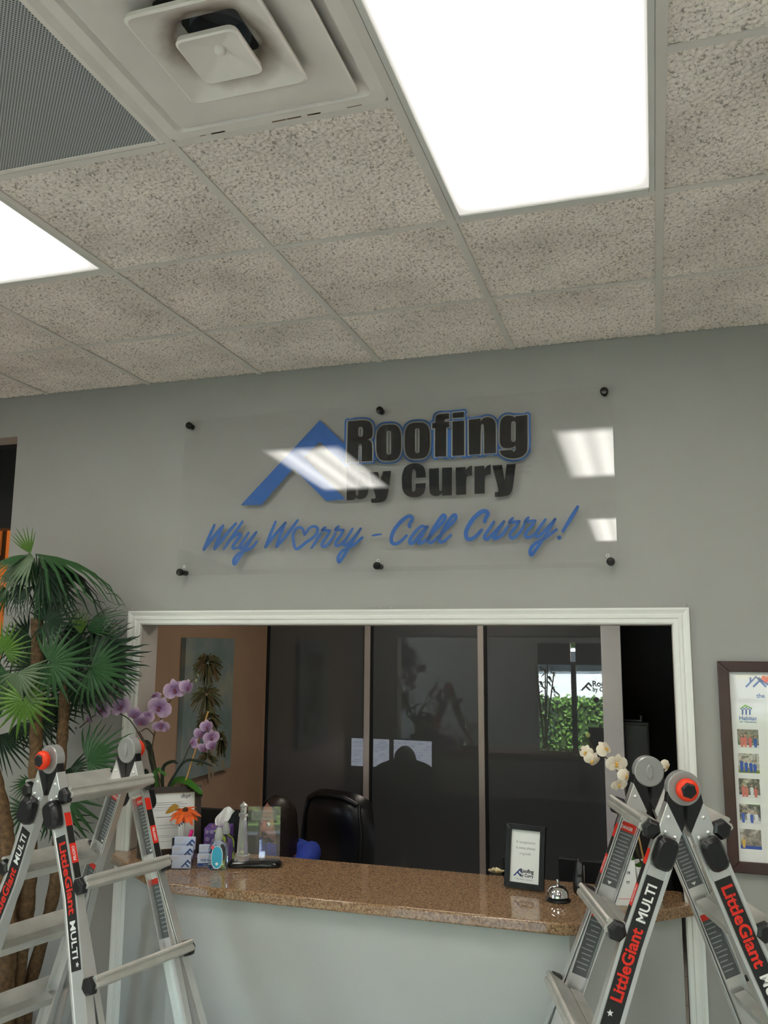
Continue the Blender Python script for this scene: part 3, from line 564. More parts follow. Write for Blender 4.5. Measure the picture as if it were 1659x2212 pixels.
# bell sign
t, P, w = stand_frame('bell_sign_frame', 'small black picture frame asking visitors to ring the bell', 'picture frame', (-.672, -.062), (-.514, -.088), .235, math.radians(11), .021, blk_wood)
m = MB(); S = lambda x, y: P(x, y, -.0114); cx = w / 2
for i, tx in enumerate(('If receptionist', 'is away please', 'ring bell.')): put_text(m, tx, S, cx, .165 - i * .021, h=.0098, align='c', mi=1)
put_text(m, 'Roofing', S, cx + .036, .058, w=.054, h=.0135, bold=.035, align='r'); put_text(m, 'by Curry', S, cx + .036, .043, w=.054, h=.0115, bold=.03, align='r')
put_text(m, 'Why Worry - Call Curry!', S, cx, .031, w=.068, h=.0045, shear=.25, align='c')
m.build('notice_print', [ink, ink_g], t)
def roof_logo(mb, fn, x, y, s, mi=0): mb.poly([[(x + a * s, y + b * s) for a, b in ((0, 0), (.75, .8), (1.05, .5), (1.05, .27), (.75, .58), (.60, .42), (1.0, .02), (.8, 0), (.49, .31), (.2, 0))]], fn, mi); return mb
roof_logo(MB(), S, cx - .047, .043, .036).build('roof_logo', navy, t)
# business cards
card_m = mat('card_blue_white', srgb(196, 205, 228), .45)
def card_holder(label, base, ang, tiers, name_print):
    t = thing('business_card_holder', label, 'card holder', (base[0], base[1], CT), ang, 'acrylic card holders')
    st = MB(); cw = .094
    for k in range(tiers):
        y, z = .034 * k, .030 * k
        st.box(-cw / 2, y - .0015, .001, cw / 2, y, z + .030).box(-cw / 2, y + .024, .001, cw / 2, y + .0255, z + .052).box(-cw / 2, y, z + .001, cw / 2, y + .024, z + .0025)
    st.box(-cw / 2 - .0016, -.0015, .001, -cw / 2, .034 * (tiers - 1) + .0255, .05).box(cw / 2, -.0015, .001, cw / 2 + .0016, .034 * (tiers - 1) + .0255, .05)
    st.build('acrylic_tiers', acrylic, t, local=True)
    for k in range(tiers):
        y, z = .034 * k, .030 * k + .003
        c = MB().box(-.0445, y + .004, z, .0445, y + .017, z + .051).build('card_stack', card_m, t, local=True); F = lambda u, v: Vector((u, y + .0036, z + v))
        pr = MB(); roof_logo(pr, F, .002, .004 if k == 0 else .012, .040, 0)
        if k == 0 and name_print: pr = MB(); pr.add([F(-.044, .002), F(.044, .002), F(.044, .015), F(-.044, .015)], [(0, 1, 2, 3)], 0); put_text(pr, 'FREE ROOF', F, 0, .022, w=.060, h=.010, bold=.02, align='c', mi=0); pr.add([F(-.02, .006), F(.02, .006), F(.02, .009), F(-.02, .009)], [(0, 1, 2, 3)], 1)
        for q in range(3): a = .034 + q * .005; pr.add([F(-.038, a), F(-.012 + .004 * q, a), F(-.012 + .004 * q, a + .0016), F(-.038, a + .0016)], [(0, 1, 2, 3)], 2)
        pr.build('card_print', [navy, paper, mat('tan_ink', (.55, .42, .33), .5)], c, local=True)
card_holder('clear three-step holder of pale blue business cards with roof logos', (-2.012, -.232), .30, 3, False)
card_holder('clear holder of cards with a dark blue band, beside the hand sanitizer', (-1.915, -.170), .36, 2, True)
# pen cup, pens, highlighter, flower
pc = Vector((-2.088, -.100, CT)); t = thing('pen_cup', 'black pen cup behind the business card holders', 'pen cup', pc)
MB().lathe([(.034, .001), (.037, .004), (.040, .092), (.037, .092), (.034, .008), (.0, .006)], pc, 24, cap=False).build('cup', plast, t, smooth=40)
pen_w = mat('pen_white', (.75, .75, .72), .35); pen_b = mat('pen_blue', srgb(52, 66, 110), .35); pink = mat('highlighter_pink', srgb(245, 40, 140), .4)
for i in range(6):
    a = -1.2 + i * .42; b0 = pc + Vector((.010 * math.cos(a), .010 * math.sin(a), .010)); b1 = pc + Vector((.030 * math.cos(a + .3) - .006, -.020 + .022 * math.sin(a), .152 + .006 * (i % 3))); q = b0.lerp(b1, .62)
    o = thing('pen', 'white and blue ballpoint pen standing in the black pen cup', 'pen', b0, 0, 'pens in the black cup')
    MB().tube([b0, q], .0045, 8).build('barrel', pen_b, o, smooth=40); MB().tube([q, b1], .0052, 8).build('cap', pen_w, o, smooth=40); MB().tube([b1, b1 + (b1 - b0).normalized() * .008], .0025, 6).build('clicker', pen_b, o)
b0 = pc + Vector((.018, -.006, .012)); b1 = pc + Vector((.050, .004, .130)); o = thing('highlighter', 'bright pink highlighter standing in the black pen cup', 'highlighter', b0)
MB().tube([b0, b0.lerp(b1, .55)], .007, 10).build('barrel', pink, o, smooth=40); MB().tube([b0.lerp(b1, .55), b1], .0085, 10).build('cap', pink, o, smooth=40)
fl = pc + Vector((.012, .006, .212)); o = thing('artificial_flower', 'orange artificial daisy with a yellow-green leaf standing in the pen cup', 'flower', pc + Vector((0, 0, .012)))
MB().tube([pc + Vector((-.004, .024, .014)), fl], .003, 6).build('stem', mat('stem_green', (.05, .11, .03), .5), o)
org = mat('petal_orange', srgb(214, 88, 20), .6, var=.25, vscale=40); ylf = mat('leaf_ochre', srgb(150, 112, 30), .6, var=.2, vscale=30); fax = Vector((.15, -.35, .92)).normalized(); fa = fax.orthogonal().normalized(); fb = fax.cross(fa)
for k in range(22):
    q = 2 * math.pi * k / 22; d = fa * math.cos(q) + fb * math.sin(q); sd = fax.cross(d); L_ = .056 + .008 * (k % 3); dr = .012 * (k % 2)
    MB().loft([[fl + d * (L_ * u) - fax * (dr * u + .026 * u * u) + sd * (wv * s_) for s_ in (-1, 0, 1)] for u, wv in ((.1, .004), (.5, .010), (.85, .008), (1, .001))], False, False).build('petal', org, o, smooth=60)
MB().ball(fl, .013, 10).build('flower_centre', mat('flower_dark', (.08, .03, .01), .8), o, smooth=60)
MB().loft([[fl + Vector((-.03 - .065 * u, -.01, .012 - .03 * u * u)) + Vector((0, wv * s_ * .5, wv * s_)) for s_ in (-1, 0, 1)] for u, wv in ((0, .006), (.4, .018), (.75, .013), (1, .001))], False, False).build('leaf', ylf, o, smooth=60)
# tissue box
def tissue_mat():
    m = mat('tissue_print', (.1, .05, .2), .45); nt = m.node_tree; L = nt.links.new; tc = nt.nodes.new('ShaderNodeTexCoord'); v = nt.nodes.new('ShaderNodeTexVoronoi'); v.voronoi_dimensions = '2D'; v.inputs['Scale'].default_value = 42; cb_ = nt.nodes.new('ShaderNodeCombineXYZ'); r = nt.nodes.new('ShaderNodeValToRGB'); r.color_ramp.interpolation = 'CONSTANT'
    sx = nt.nodes.new('ShaderNodeSeparateXYZ'); g = nt.nodes.new('ShaderNodeMath'); g.operation = 'GREATER_THAN'; g.inputs[1].default_value = -.008
    r.color_ramp.elements[0].color = srgb(176, 206, 62); r.color_ramp.elements[1].position = .48; r.color_ramp.elements[1].color = srgb(52, 46, 62)
    r2 = nt.nodes.new('ShaderNodeValToRGB'); r2.color_ramp.interpolation = 'CONSTANT'; r2.color_ramp.elements[0].color = srgb(150, 136, 176); r2.color_ramp.elements[1].position = .40; r2.color_ramp.elements[1].color = srgb(88, 70, 128)
    mx = nt.nodes.new('ShaderNodeMix'); mx.data_type = 'RGBA'; L(sx.outputs['X'], cb_.inputs['X']); L(sx.outputs['Z'], cb_.inputs['Y']); L(cb_.outputs[0], v.inputs['Vector']); L(tc.outputs['Object'], sx.inputs[0]); L(sx.outputs['X'], g.inputs[0]); L(v.outputs['Distance'], r.inputs[0]); L(v.outputs['Distance'], r2.inputs[0]); L(g.outputs[0], mx.inputs['Factor']); L(r2.outputs[0], mx.inputs['A']); L(r.outputs[0], mx.inputs['B']); L(mx.outputs['Result'], nt.nodes['Principled BSDF'].inputs['Base Color'])
    v.inputs['Randomness'].default_value = .8; return m
purple = mat('box_purple', srgb(104, 74, 150), .4); t = thing('tissue_box', 'purple tissue box with lime oval print and a raised white tissue', 'tissue box', (-1.975, .034, CT), .30)
MB().box(-.056, -.056, .001, .056, .056, .128).build('carton', purple, t, local=True, bevel=.002)
MB().box(-.050, -.0565, .007, .050, -.0558, .121).build('printed_panel', tissue_mat(), t, local=True)
MB().lathe([(.036, .1282), (.030, .1286)], n=20, cap=False).build('slot_film', mat('slot_film', (.6, .35, .25), .3), t, local=True)
tm = mat('tissue_white', (.85, .85, .83), .8)
def tiss(u, v): a = (u - .5) * 2; hgt = .09 * v; fold = .012 * math.sin(9 * u + 3 * v); return Vector((a * (.012 + .022 * math.sin(min(1, v * 1.3) * 2.2)) + .03 * v * v + .01 * v, fold + .012 * math.cos(5 * u) * v, .122 + hgt - .018 * abs(a) ** 2 * v))
MB().grid(tiss, 12, 10).build('tissue', tm, t, local=True, smooth=80)
# hand sanitizer bottles
gel = mat('clear_plastic', (.92, .97, .97), .04, trans=1.0, ior=1.33)
def bottle(label, x, y, rot, lab=True):
    t = thing('sanitizer_bottle', label, 'bottle', (x, y, CT), rot, 'hand sanitizer bottles')
    ring = lambda a, b, z: [Vector((a * math.copysign(abs(math.cos(q)) ** .6, math.cos(q)), b * math.copysign(abs(math.sin(q)) ** .6, math.sin(q)), z)) for q in (2 * math.pi * k / 24 for k in range(24))]
    MB().loft([ring(.036, .021, .001), ring(.040, .024, .006), ring(.040, .024, .085), ring(.034, .021, .105), ring(.017, .015, .118), ring(.014, .014, .122)]).build('body', gel, t, local=True, smooth=60)
    MB().lathe([(.016, .120), (.018, .123), (.018, .138), (.015, .150), (.011, .166), (.005, .171)], n=20).build('flip_cap', mat('cap_plastic', (.62, .64, .62), .15, trans=.5), t, local=True, smooth=50)
    if lab:
        F = lambda x_, z_, e=0: Vector((x_, -.0262 - e, z_))
        ov = lambda w_, h_: [(w_ * math.copysign(min(1, abs(math.cos(q)) ** .9), math.cos(q)), .054 + h_ * math.copysign(abs(math.sin(q)) ** .75, math.sin(q))) for q in np.linspace(0, 2 * math.pi, 32, endpoint=False)]
        b = MB(); b.poly([ov(.024, .046)], lambda x_, z_: F(x_, z_), 0); b.poly([ov(.0215, .043)], lambda x_, z_: F(x_, z_, .0003), 1)
        b.poly([[(.006 * math.cos(q), .028 + .006 * math.sin(q)) for q in np.linspace(0, 6.28, 12)]], lambda x_, z_: F(x_, z_, .0006), 0); b.poly([[(-.020 + .008 * math.cos(q), .094 + .008 * math.sin(q)) for q in np.linspace(0, 6.28, 12)]], lambda x_, z_: F(x_, z_, .0006), 2)
        b.build('oval_label', [stk_w, mat('label_cyan', srgb(60, 170, 205), .4), mat('label_rose', srgb(225, 95, 110), .4)], t, local=True)
bottle('clear hand sanitizer bottle with a cyan oval label between cards and glass lighthouse', -1.862, -.178, .30)
bottle('clear unlabelled sanitizer bottle behind the cyan-labelled one', -1.888, -.066, .30, False)
# glass lighthouse award
def plaque_glass():
    m = clear_mat('plaque_glass', 1.5); nt = m.node_tree; o = next(n for n in nt.nodes if n.type == 'OUTPUT_MATERIAL'); src = o.inputs[0].links[0].from_socket; d = nt.nodes.new('ShaderNodeBsdfDiffuse'); d.inputs[0].default_value = (.75, .73, .70, 1); mx = nt.nodes.new('ShaderNodeMixShader'); mx.inputs[0].default_value = .07
    nt.links.new(src, mx.inputs[1]); nt.links.new(d.outputs[0], mx.inputs[2]); nt.links.new(mx.outputs[0], o.inputs[0]); return m
crystal = mat('crystal', (.97, .98, .98), .0, trans=.80, ior=1.5); t = thing('lighthouse_award', 'crystal lighthouse trophy with etched glass plaque on a black base', 'trophy', (-1.738, -.080, CT), .335)
MB().loft([[Vector((a * sx + r * math.cos(q), b * sy + r * math.sin(q), z)) for sx, sy, q0 in ((1, 1, 0), (-1, 1, 90), (-1, -1, 180), (1, -1, 270)) for q in (math.radians(q0 + d) for d in (0, 30, 60, 90))] for a, b, r, z in ((.085, .012, .026, .001), (.087, .014, .028, .006), (.087, .014, .028, .014), (.080, .010, .024, .024))]).build('base', mat('black_gloss', (.01, .01, .011), .08), t, local=True, smooth=40)
oct_ = lambda r, z: [Vector((-.055 + r * math.cos(math.pi / 4 * (k + .5)), r * math.sin(math.pi / 4 * (k + .5)), z)) for k in range(8)]
MB().loft([oct_(.034, .0245), oct_(.034, .046), oct_(.030, .050)]).build('plinth', crystal, t, local=True)
MB().loft([oct_(.025, .0505), oct_(.016, .205)]).build('tower', crystal, t, local=True)
MB().loft([oct_(.021, .2055), oct_(.021, .216)]).build('gallery', crystal, t, local=True)
MB().loft([oct_(.014, .2165), oct_(.014, .246)]).build('lantern', crystal, t, local=True)
MB().loft([oct_(.019, .2465), oct_(.017, .252), oct_(.006, .260), oct_(.002, .266)]).build('dome', crystal, t, local=True)
pq = MB().obox((.035, .0, .135), (1, 0, 0), (0, .03, 1), (0, 1, -.03), .070, .110, .005).build('plaque', plaque_glass(), t, local=True)
F = lambda x, y, e=.0: Vector((.035 + x, .03 * y - .0054 - e, .135 + y))
m = MB(); m.add([F(-.055, .055), F(.055, .055), F(.055, .095), F(-.055, .095)], [(0, 1, 2, 3)], 0); put_text(m, 'LIGHTHOUSE', lambda x, y: F(x, y, .0005), 0, .078, w=.095, h=.011, bold=.01, align='c', mi=1); put_text(m, 'AWARD', lambda x, y: F(x, y, .0005), 0, .061, h=.010, bold=.01, align='c', mi=1)
m.build('etched_text', [clear_mat('frosted_etch', 1.9, (.72, .72, .70), .3), mat('etch_grey', (.22, .21, .2), .5)], pq, local=True)
# service bell
chrome = mat('chrome', (.82, .82, .83), .06, 1.0); bp = Vector((-.449, -.165, CT)); t = thing('service_bell', 'chrome counter bell on a black base in front of the ring-bell sign', 'bell', bp)
MB().lathe([(.046, .001), (.047, .004), (.040, .012), (.030, .016)], bp, 32).build('base', plast, t, smooth=40)
MB().lathe([(.041, .017), (.0405, .022), (.037, .036), (.028, .048), (.015, .055), (.006, .057)], bp, 32).build('dome', chrome, t, smooth=50)
MB().lathe([(.004, .055), (.004, .068), (.0055, .069), (.0055, .074), (.003, .076)], bp, 12).build('plunger', chrome, t, smooth=40)
# upright stapler
sp = Vector((-.385, -.030, CT)); t = thing('stapler', 'black stapler standing on end behind the service bell', 'stapler', sp, .25)
R = lambda w, d, cx, cy, z: [Vector((cx + w * math.copysign(abs(math.cos(q)) ** .6, math.cos(q)), cy + d * math.copysign(abs(math.sin(q)) ** .6, math.sin(q)), z)) for q in (2 * math.pi * k / 16 for k in range(16))]
MB().loft([R(.019, .026, 0, 0, .001), R(.021, .030, 0, 0, .01), R(.020, .026, .0, 0, .05), R(.016, .020, .003, .004, .09), R(.011, .013, .006, .008, .116), R(.005, .006, .007, .009, .122)]).build('body', plast, t, local=True, smooth=50)
MB().loft([R(.008, .003, -.002, -.028, .030), R(.010, .003, 0, -.026, .05), R(.008, .003, .001, -.024, .062)]).build('grip_pad', mat('grip_grey', (.09, .09, .1), .4), t, local=True, smooth=50)
MB().loft([R(.007, .003, .003, -.020, .072), R(.009, .003, .004, -.018, .09), R(.007, .003, .005, -.012, .108)]).build('grip_pad', MATS['grip_grey'], t, local=True, smooth=50)
MB().box(.021, -.004, .02, .0235, .012, .10).build('staple_track', mat('steel', (.5, .5, .5), .25, 1), t, local=True)
# planter (orchid pot) and desk calendar behind the ladder
o = thing('square_planter', 'white square planter of the white orchid on the counter', 'planter', (-.145, -.040, CT), .62)
MB().loft([[Vector((a * sx, a * sy, z)) for sx, sy in ((1, 1), (-1, 1), (-1, -1), (1, -1))] for a, z in ((.050, .001), (.058, .13), (.052, .13), (.050, .115))]).build('pot', mat('planter_white', (.72, .72, .70), .35), o, local=True, bevel=.003)
MB().box(-.05, -.05, .10, .05, .05, .116).build('moss', mat('moss', (.06, .07, .03), .9, bump=1, bscale=80), o, local=True)
cp = onZ((1346, 1957), CT); t = thing('desk_calendar', 'white desk calendar pad leaning against the white planter', 'calendar', (cp.x, cp.y, CT), .25)
F = lambda x, y, e=0: Vector((x, .22 * y - e, .001 + y)); MB().loft([[F(-.055, 0), F(.055, 0), F(.055, .15), F(-.055, .15)], [F(-.055, 0, -.006), F(.055, 0, -.006), F(.055, .15, -.006), F(-.055, .15, -.006)]]).build('pad', paper, t, local=True)
m = MB(); FF = lambda x, y: F(x, y, .0006)
for tx, x, y, h in (('J', .030, .135, .010), ('18', .024, .105, .009), ('77', .018, .072, .009), ('5', -.05, .128, .011)): put_text(m, tx, FF, x, y, h=h, bold=.03)
m.add([FF(-.055, .022), FF(.055, .022), FF(.055, .0235), FF(-.055, .0235)], [(0, 1, 2, 3)], 1); m.build('calendar_print', [ink, stk_r], t, local=True)

# ------------------------------------------------------------------ artificial fan palm
def leaf_mesh(name, spread, nseg, droop, seed, mats):
    """fan leaf: pleated blades from a hub at the origin, pointing +X, radius 1"""
    r = random.Random(seed); m = MB()
    for k in range(nseg):
        a = math.radians(-spread / 2 + spread * (k + .5) / nseg); L = (1 - .22 * abs(2 * (k + .5) / nseg - 1) ** 2) * r.uniform(.90, 1.04); hw = math.radians(spread / nseg) * .5; bend = r.uniform(-.05, .05); rings = []
        for u, wf in ((.03, 1.0), (.22, 1.0), (.42, .96), (.62, .62), (.80, .40), (.92, .22), (1, .02)):
            rr = L * u; wd = min(hw, .32) * min(rr, .44 * L) * wf * 1.04; d = Vector((math.cos(a + bend * u * u), math.sin(a + bend * u * u), 0)); sd = Vector((-d.y, d.x, 0)); z = -droop * u * u * (.8 + .4 * r.random() * (u > .7)); p = d * rr + Vector((0, 0, z))
            if u > .6: p = d * (rr - .10 * droop * u) + Vector((0, 0, z))
            rings.append([p - sd * wd - Vector((0, 0, wd * .35)), p + Vector((0, 0, wd * .35)), p + sd * wd - Vector((0, 0, wd * .35))])
        m.loft(rings, False, False)
    return m
leaf_g = [mat('palm_green', srgb(46, 84, 46), .42, var=.18, vscale=18), mat('palm_dark', srgb(30, 54, 34), .45, var=.2, vscale=18), mat('palm_lime', srgb(84, 120, 44), .42, var=.2, vscale=14), mat('palm_greyish', srgb(92, 112, 82), .5, var=.15, vscale=18)]
LM = {}
def leaf_data(kind, tone):
    if (kind, tone) not in LM:
        sp, n, dr = {'full': (300, 21, .16), 'half': (205, 16, .26), 'fan': (140, 12, .40), 'spear': (75, 8, .05), 'side': (105, 12, .40)}[kind]
        o = leaf_mesh('leaf', sp, n, dr, hash(kind) % 97 if False else {'full': 3, 'half': 5, 'fan': 8, 'spear': 11, 'side': 14}[kind], None).build('leaf', leaf_g[tone], smooth=50); LM[(kind, tone)] = o.data; bpy.data.objects.remove(o)
    return LM[(kind, tone)]
PX = -2.95; palm = thing('fan_palm', 'tall artificial fan palm with brown trunks standing in the corner beside the opening', 'plant', (PX, -.24, 0))
bark = mat('palm_bark', (.13, .075, .035), .85, var=.45, vscale=55, bump=1, bscale=70)
TR = [(-.33, [(80, 1335), (80, 1480), (78, 1600), (74, 1700), (66, 1800), (64, 1900), (54, 2010), (36, 2130), (30, 2300)], .021), (-.25, [(142, 1430), (137, 1560), (131, 1640), (128, 1760), (120, 1900), (97, 2010), (60, 2150), (44, 2300)], .019),
      (-.40, [(-22, 1560), (-14, 1660), (4, 1740), (16, 1815), (14, 1900), (20, 2020), (14, 2140), (12, 2300)], .023), (-.31, [(40, 1900), (34, 2000), (18, 2130), (10, 2300)], .020)]
for y, pts, r in TR:
    P = [onY(p, y + .0) for p in pts]; b = Vector((PX + (P[-1].x - PX) * .3, -.24 + (y + .34) * .3, .16)); P = [(p * 1.0) for p in P] + [b]
    sp = spline(P, 5); MB().tube(sp, [1.25 * r * (1 + .10 * math.sin(i * 2.1) + .25 * i / len(sp)) for i in range(len(sp))], 9).build('trunk', bark, palm, smooth=60)
MB().lathe([(.11, .001), (.12, .006), (.15, .24), (.157, .25), (.157, .27), (.14, .27), (.135, .22), (0.001, .215)], (PX, -.24, 0), 32, cap=False).build('pot', mat('pot_glaze', (.09, .06, .045), .3), palm, smooth=40)
LEAVES = [  # hub pixel, angle, radius px, kind, depth, tilt of the face towards up (0 faces the viewer), tone
 (78,1196,-6,215,'side',-.36,.92,0),(84,1206,-16,185,'side',-.28,.85,1),(74,1206,200,105,'fan',-.42,.5,3),(66,1196,112,58,'spear',-.30,.1,2),(72,1266,214,82,'side',-.36,.6,1),(86,1248,-38,118,'side',-.34,.6,0),(114,1264,-62,72,'fan',-.30,.5,3),
 (70,1215,235,95,'fan',-.30,.5,0),(60,1236,190,70,'side',-.28,.6,1),(100,1262,-80,70,'side',-.26,.5,1),
 (100,1343,10,70,'full',-.36,.25,1),(174,1370,96,56,'spear',-.22,.1,2),(186,1360,38,88,'side',-.20,.5,0),(176,1374,-70,40,'side',-.22,.5,1),
 (108,1432,-20,94,'full',-.44,.15,0),(8,1407,80,64,'full',-.46,.1,2),(38,1453,-72,80,'half',-.50,.2,3),(50,1512,-85,82,'full',-.48,.2,2),
 (196,1428,6,114,'half',-.26,.3,1),(194,1444,-18,98,'half',-.32,.3,0),(204,1402,30,86,'half',-.20,.4,1),(190,1458,-48,86,'half',-.28,.3,1),
 (152,1462,-75,80,'half',-.26,.3,1),(110,1526,-80,78,'half',-.24,.3,1),(40,1560,-70,66,'fan',-.30,.3,1),(62,1372,200,72,'half',-.24,.3,1),(40,1394,170,60,'half',-.20,.2,1),
 (-4,1588,-24,92,'side',-.30,.5,1),(188,1644,22,98,'half',-.24,.35,0),(152,1658,-50,56,'half',-.22,.3,1),(66,1692,196,52,'fan',-.32,.4,0),(130,1712,-66,112,'half',-.26,.3,0),(118,1740,-88,100,'fan',-.22,.3,1),(4,1748,-150,60,'fan',-.34,.3,1),(60,1745,-110,70,'half',-.22,.3,0),
 (96,1500,-120,70,'half',-.22,.3,1),(160,1400,70,60,'half',-.18,.3,1),(20,1500,150,70,'half',-.40,.3,0),
 (60,1200,185,110,'side',-.40,.7,0),(56,1218,205,100,'side',-.34,.6,3),(90,1226,-50,120,'side',-.40,.6,1),(50,1262,225,80,'side',-.30,.5,1),(20,1280,200,60,'fan',-.30,.4,0),(130,1380,-30,80,'half',-.20,.3,1),(150,1420,20,90,'half',-.22,.3,1),(230,1440,-25,76,'fan',-.24,.4,1),(216,1420,20,84,'fan',-.22,.4,1),(70,1440,120,70,'half',-.24,.2,1),(14,1450,-120,66,'half',-.42,.3,0),(84,1560,-60,70,'half',-.28,.3,1),(170,1480,-60,80,'half',-.22,.3,1),(60,1470,-20,90,'half',-.30,.2,1)]
for i, (hx, hy, th, rp, kind, y, up, tone) in enumerate(LEAVES):
    hub = onY((hx, hy), y); ppm = FPX / (hub - CAM).dot(FWD); q = math.radians(th)
    dx = (RIGHT * math.cos(q) + UP * math.sin(q) - FWD * (.12 + .1 * math.sin(i * 1.7))).normalized()
    nz = (-FWD * (1 - up) + Vector((0, 0, 1)) * up + RIGHT * (.15 * math.sin(i * 2.3))).normalized(); dy = nz.cross(dx).normalized(); nz = dx.cross(dy)
    o = bpy.data.objects.new('leaf', leaf_data(kind, tone)); col.objects.link(o); o.parent = palm; s = 1.09 * rp / ppm
    o.matrix_local = wmat(palm).inverted() @ (Matrix.Translation(hub) @ Matrix((dx, dy, nz)).transposed().to_4x4() @ Matrix.Scale(s, 4))
    # petiole runs back to the nearest trunk
    tr = [(80, -.33), (137, -.25), (-10, -.40)][min(range(3), key=lambda k: abs([80, 137, -10][k] - hx))]; root = onY((tr[0] + .1 * (hx - tr[0]), hy + 60), tr[1]); mid = hub.lerp(root, .5) + Vector((0, 0, .02))
    MB().tube(spline([hub, mid, root], 4), [.0028] * 4 + [.0034] * 5, 5).build('petiole', leaf_g[0] if tone != 1 else leaf_g[1], palm, smooth=60)

# ------------------------------------------------------------------ orchids
def petal_m(name, rgb, edge):
    m = mat(name, rgb, .5); nt = m.node_tree; L = nt.links.new; tc = nt.nodes.new('ShaderNodeTexCoord'); sx = nt.nodes.new('ShaderNodeVectorMath'); sx.operation = 'LENGTH'; r = nt.nodes.new('ShaderNodeValToRGB'); r.color_ramp.elements[0].position = .35; r.color_ramp.elements[0].color = rgb; r.color_ramp.elements[1].position = .98; r.color_ramp.elements[1].color = edge
    L(tc.outputs['Object'], sx.inputs[0]); L(sx.outputs['Value'], r.inputs[0]); L(r.outputs[0], nt.nodes['Principled BSDF'].inputs['Base Color']); nt.nodes['Principled BSDF'].inputs['Transmission Weight'].default_value = 0; return m
def petal_mesh(mt, wide):
    def f(u, v):
        r = u; w = (math.sin(math.pi * min(1, u * .93 + .07)) ** (.55 if wide else .8)) * (.62 if wide else .36); y = (v - .5) * 2 * w; return Vector((r, y, .10 * math.sin(u * 2.6) - .18 * y * y - .12 * u * u))
    o = MB().grid(f, 8, 6).build('petal', mt, smooth=80); d = o.data; bpy.data.objects.remove(o); return d
def lip_mesh(mt):
    o = MB().ball((.02, 0, .10), .13, 8, (1, .8, 1.2)).loft([[Vector((-.05 - .28 * u, s_ * w, .12 + .16 * math.sin(u * 3))) for s_ in (-1, 0, 1)] for u, w in ((0, .08), (.4, .17), (.8, .12), (1, .02))], False, False).build('flower', mt, smooth=60); d = o.data; bpy.data.objects.remove(o); return d
def orchid_flower(root, pos, r, mats, roll, tilt, drop=False):
    f = bpy.data.objects.new('flower', mats['lip']); col.objects.link(f); f.parent = root
    nz = (-FWD + RIGHT * tilt[0] + UP * tilt[1]).normalized(); up = (UP * math.cos(roll) + RIGHT * math.sin(roll)); dx = (up - nz * up.dot(nz)).normalized(); dy = nz.cross(dx)
    f.matrix_local = wmat(root).inverted() @ (Matrix.Translation(pos) @ Matrix((dx, dy, nz)).transposed().to_4x4() @ Matrix.Scale(r, 4))
    for k, (a, w, s) in enumerate(((90, 'wide', 1.0), (-90, 'wide', 1.0), (0, 'nar', .95), (140, 'nar', .85), (-140, 'nar', .85))):
        p = bpy.data.objects.new('petal', mats[w]); col.objects.link(p); p.parent = f; p.rotation_euler = (0, (.5 if drop else -.08) - .06 * k, math.radians(a)); p.scale = (s, s, s); p.location = (0, 0, .03 * (k < 2))
lil = petal_m('lilac_petal', srgb(136, 102, 146), srgb(196, 172, 196)); lil2 = mat('lilac_lip', srgb(128, 74, 92), .5, var=.3, vscale=3); whi = petal_m('ivory_petal', srgb(228, 214, 192), srgb(236, 228, 212)); whi2 = mat('ivory_lip', srgb(226, 178, 84), .5, var=.3, vscale=3)
LIL = {'lip': lip_mesh(lil2), 'wide': petal_mesh(lil, True), 'nar': petal_mesh(lil, False)}; WHI = {'lip': lip_mesh(whi2), 'wide': petal_mesh(whi, True), 'nar': petal_mesh(whi, False)}
stem_m = mat('orchid_stem', (.055, .045, .022), .5); stake_m = mat('bamboo_stake', srgb(176, 136, 78), .55, var=.15, vscale=60); oleaf = mat('orchid_leaf', srgb(52, 98, 28), .3, var=.2, vscale=12); oleaf_d = mat('orchid_leaf_dark', srgb(26, 36, 22), .35)
def strap_leaf(root, pts, y, w, mt, face=.5):
    P = spline([onY(p, yy) for p, yy in zip(pts, y)], 5); n = len(P); rings = []
    for i, p in enumerate(P):
        t = (P[min(i + 1, n - 1)] - P[max(i - 1, 0)]).normalized(); sd = t.cross(-FWD * face + Vector((0, 0, 1)) * (1 - face)).normalized(); ww = w * (.35 + .65 * math.sin(math.pi * min(1, (i + 1.5) / (n + 1)))) if i < n - 1 else .0005
        rings.append([p - sd * ww, p - Vector((0, 0, ww * .25)), p + sd * ww])
    return MB().loft(rings, False, False).build('leaf', mt, root, smooth=60)
op = Vector((-2.245, .040, CT)); orch = thing('lilac_orchid', 'potted lilac orchid with a bamboo stake behind the certificate frame', 'plant', op)
MB().lathe([(.042, .001), (.045, .006), (.058, .11), (.060, .12), (.053, .12), (.05, .10), (.001, .098)], op, 24, cap=False).build('pot', plast, orch, smooth=40)
Y0 = -.075
yo = lambda p: -.075 + .105 * max(0, min(1, (p[0] - 292) / 40)) * (1 if p[0] < 400 else 1)      # sprays lean out past the casing, the rest stays inside the opening
base = op + Vector((0, 0, .10))
for pts in ([(345, 1700), (327, 1640), (303, 1592), (278, 1553), (240, 1537), (205, 1545), (172, 1572)], [(350, 1700), (329, 1640), (334, 1585), (350, 1548), (373, 1505), (404, 1480), (428, 1458)], [(360, 1705), (395, 1645), (410, 1612), (436, 1580), (452, 1600), (448, 1640)], [(318, 1612), (300, 1580)], [(334, 1590), (318, 1574), (305, 1580)]):
    P = [onY(p, yo(p)) for p in pts]; P = ([base] + P) if len(pts) > 4 else P
    MB().tube(spline(P, 5), .0026, 6).build('stem', stem_m, orch, smooth=60)
MB().tube([base + Vector((.01, 0, -.02)), onY((450, 1537), .03)], .0042, 7).build('stake', stake_m, orch, smooth=60)
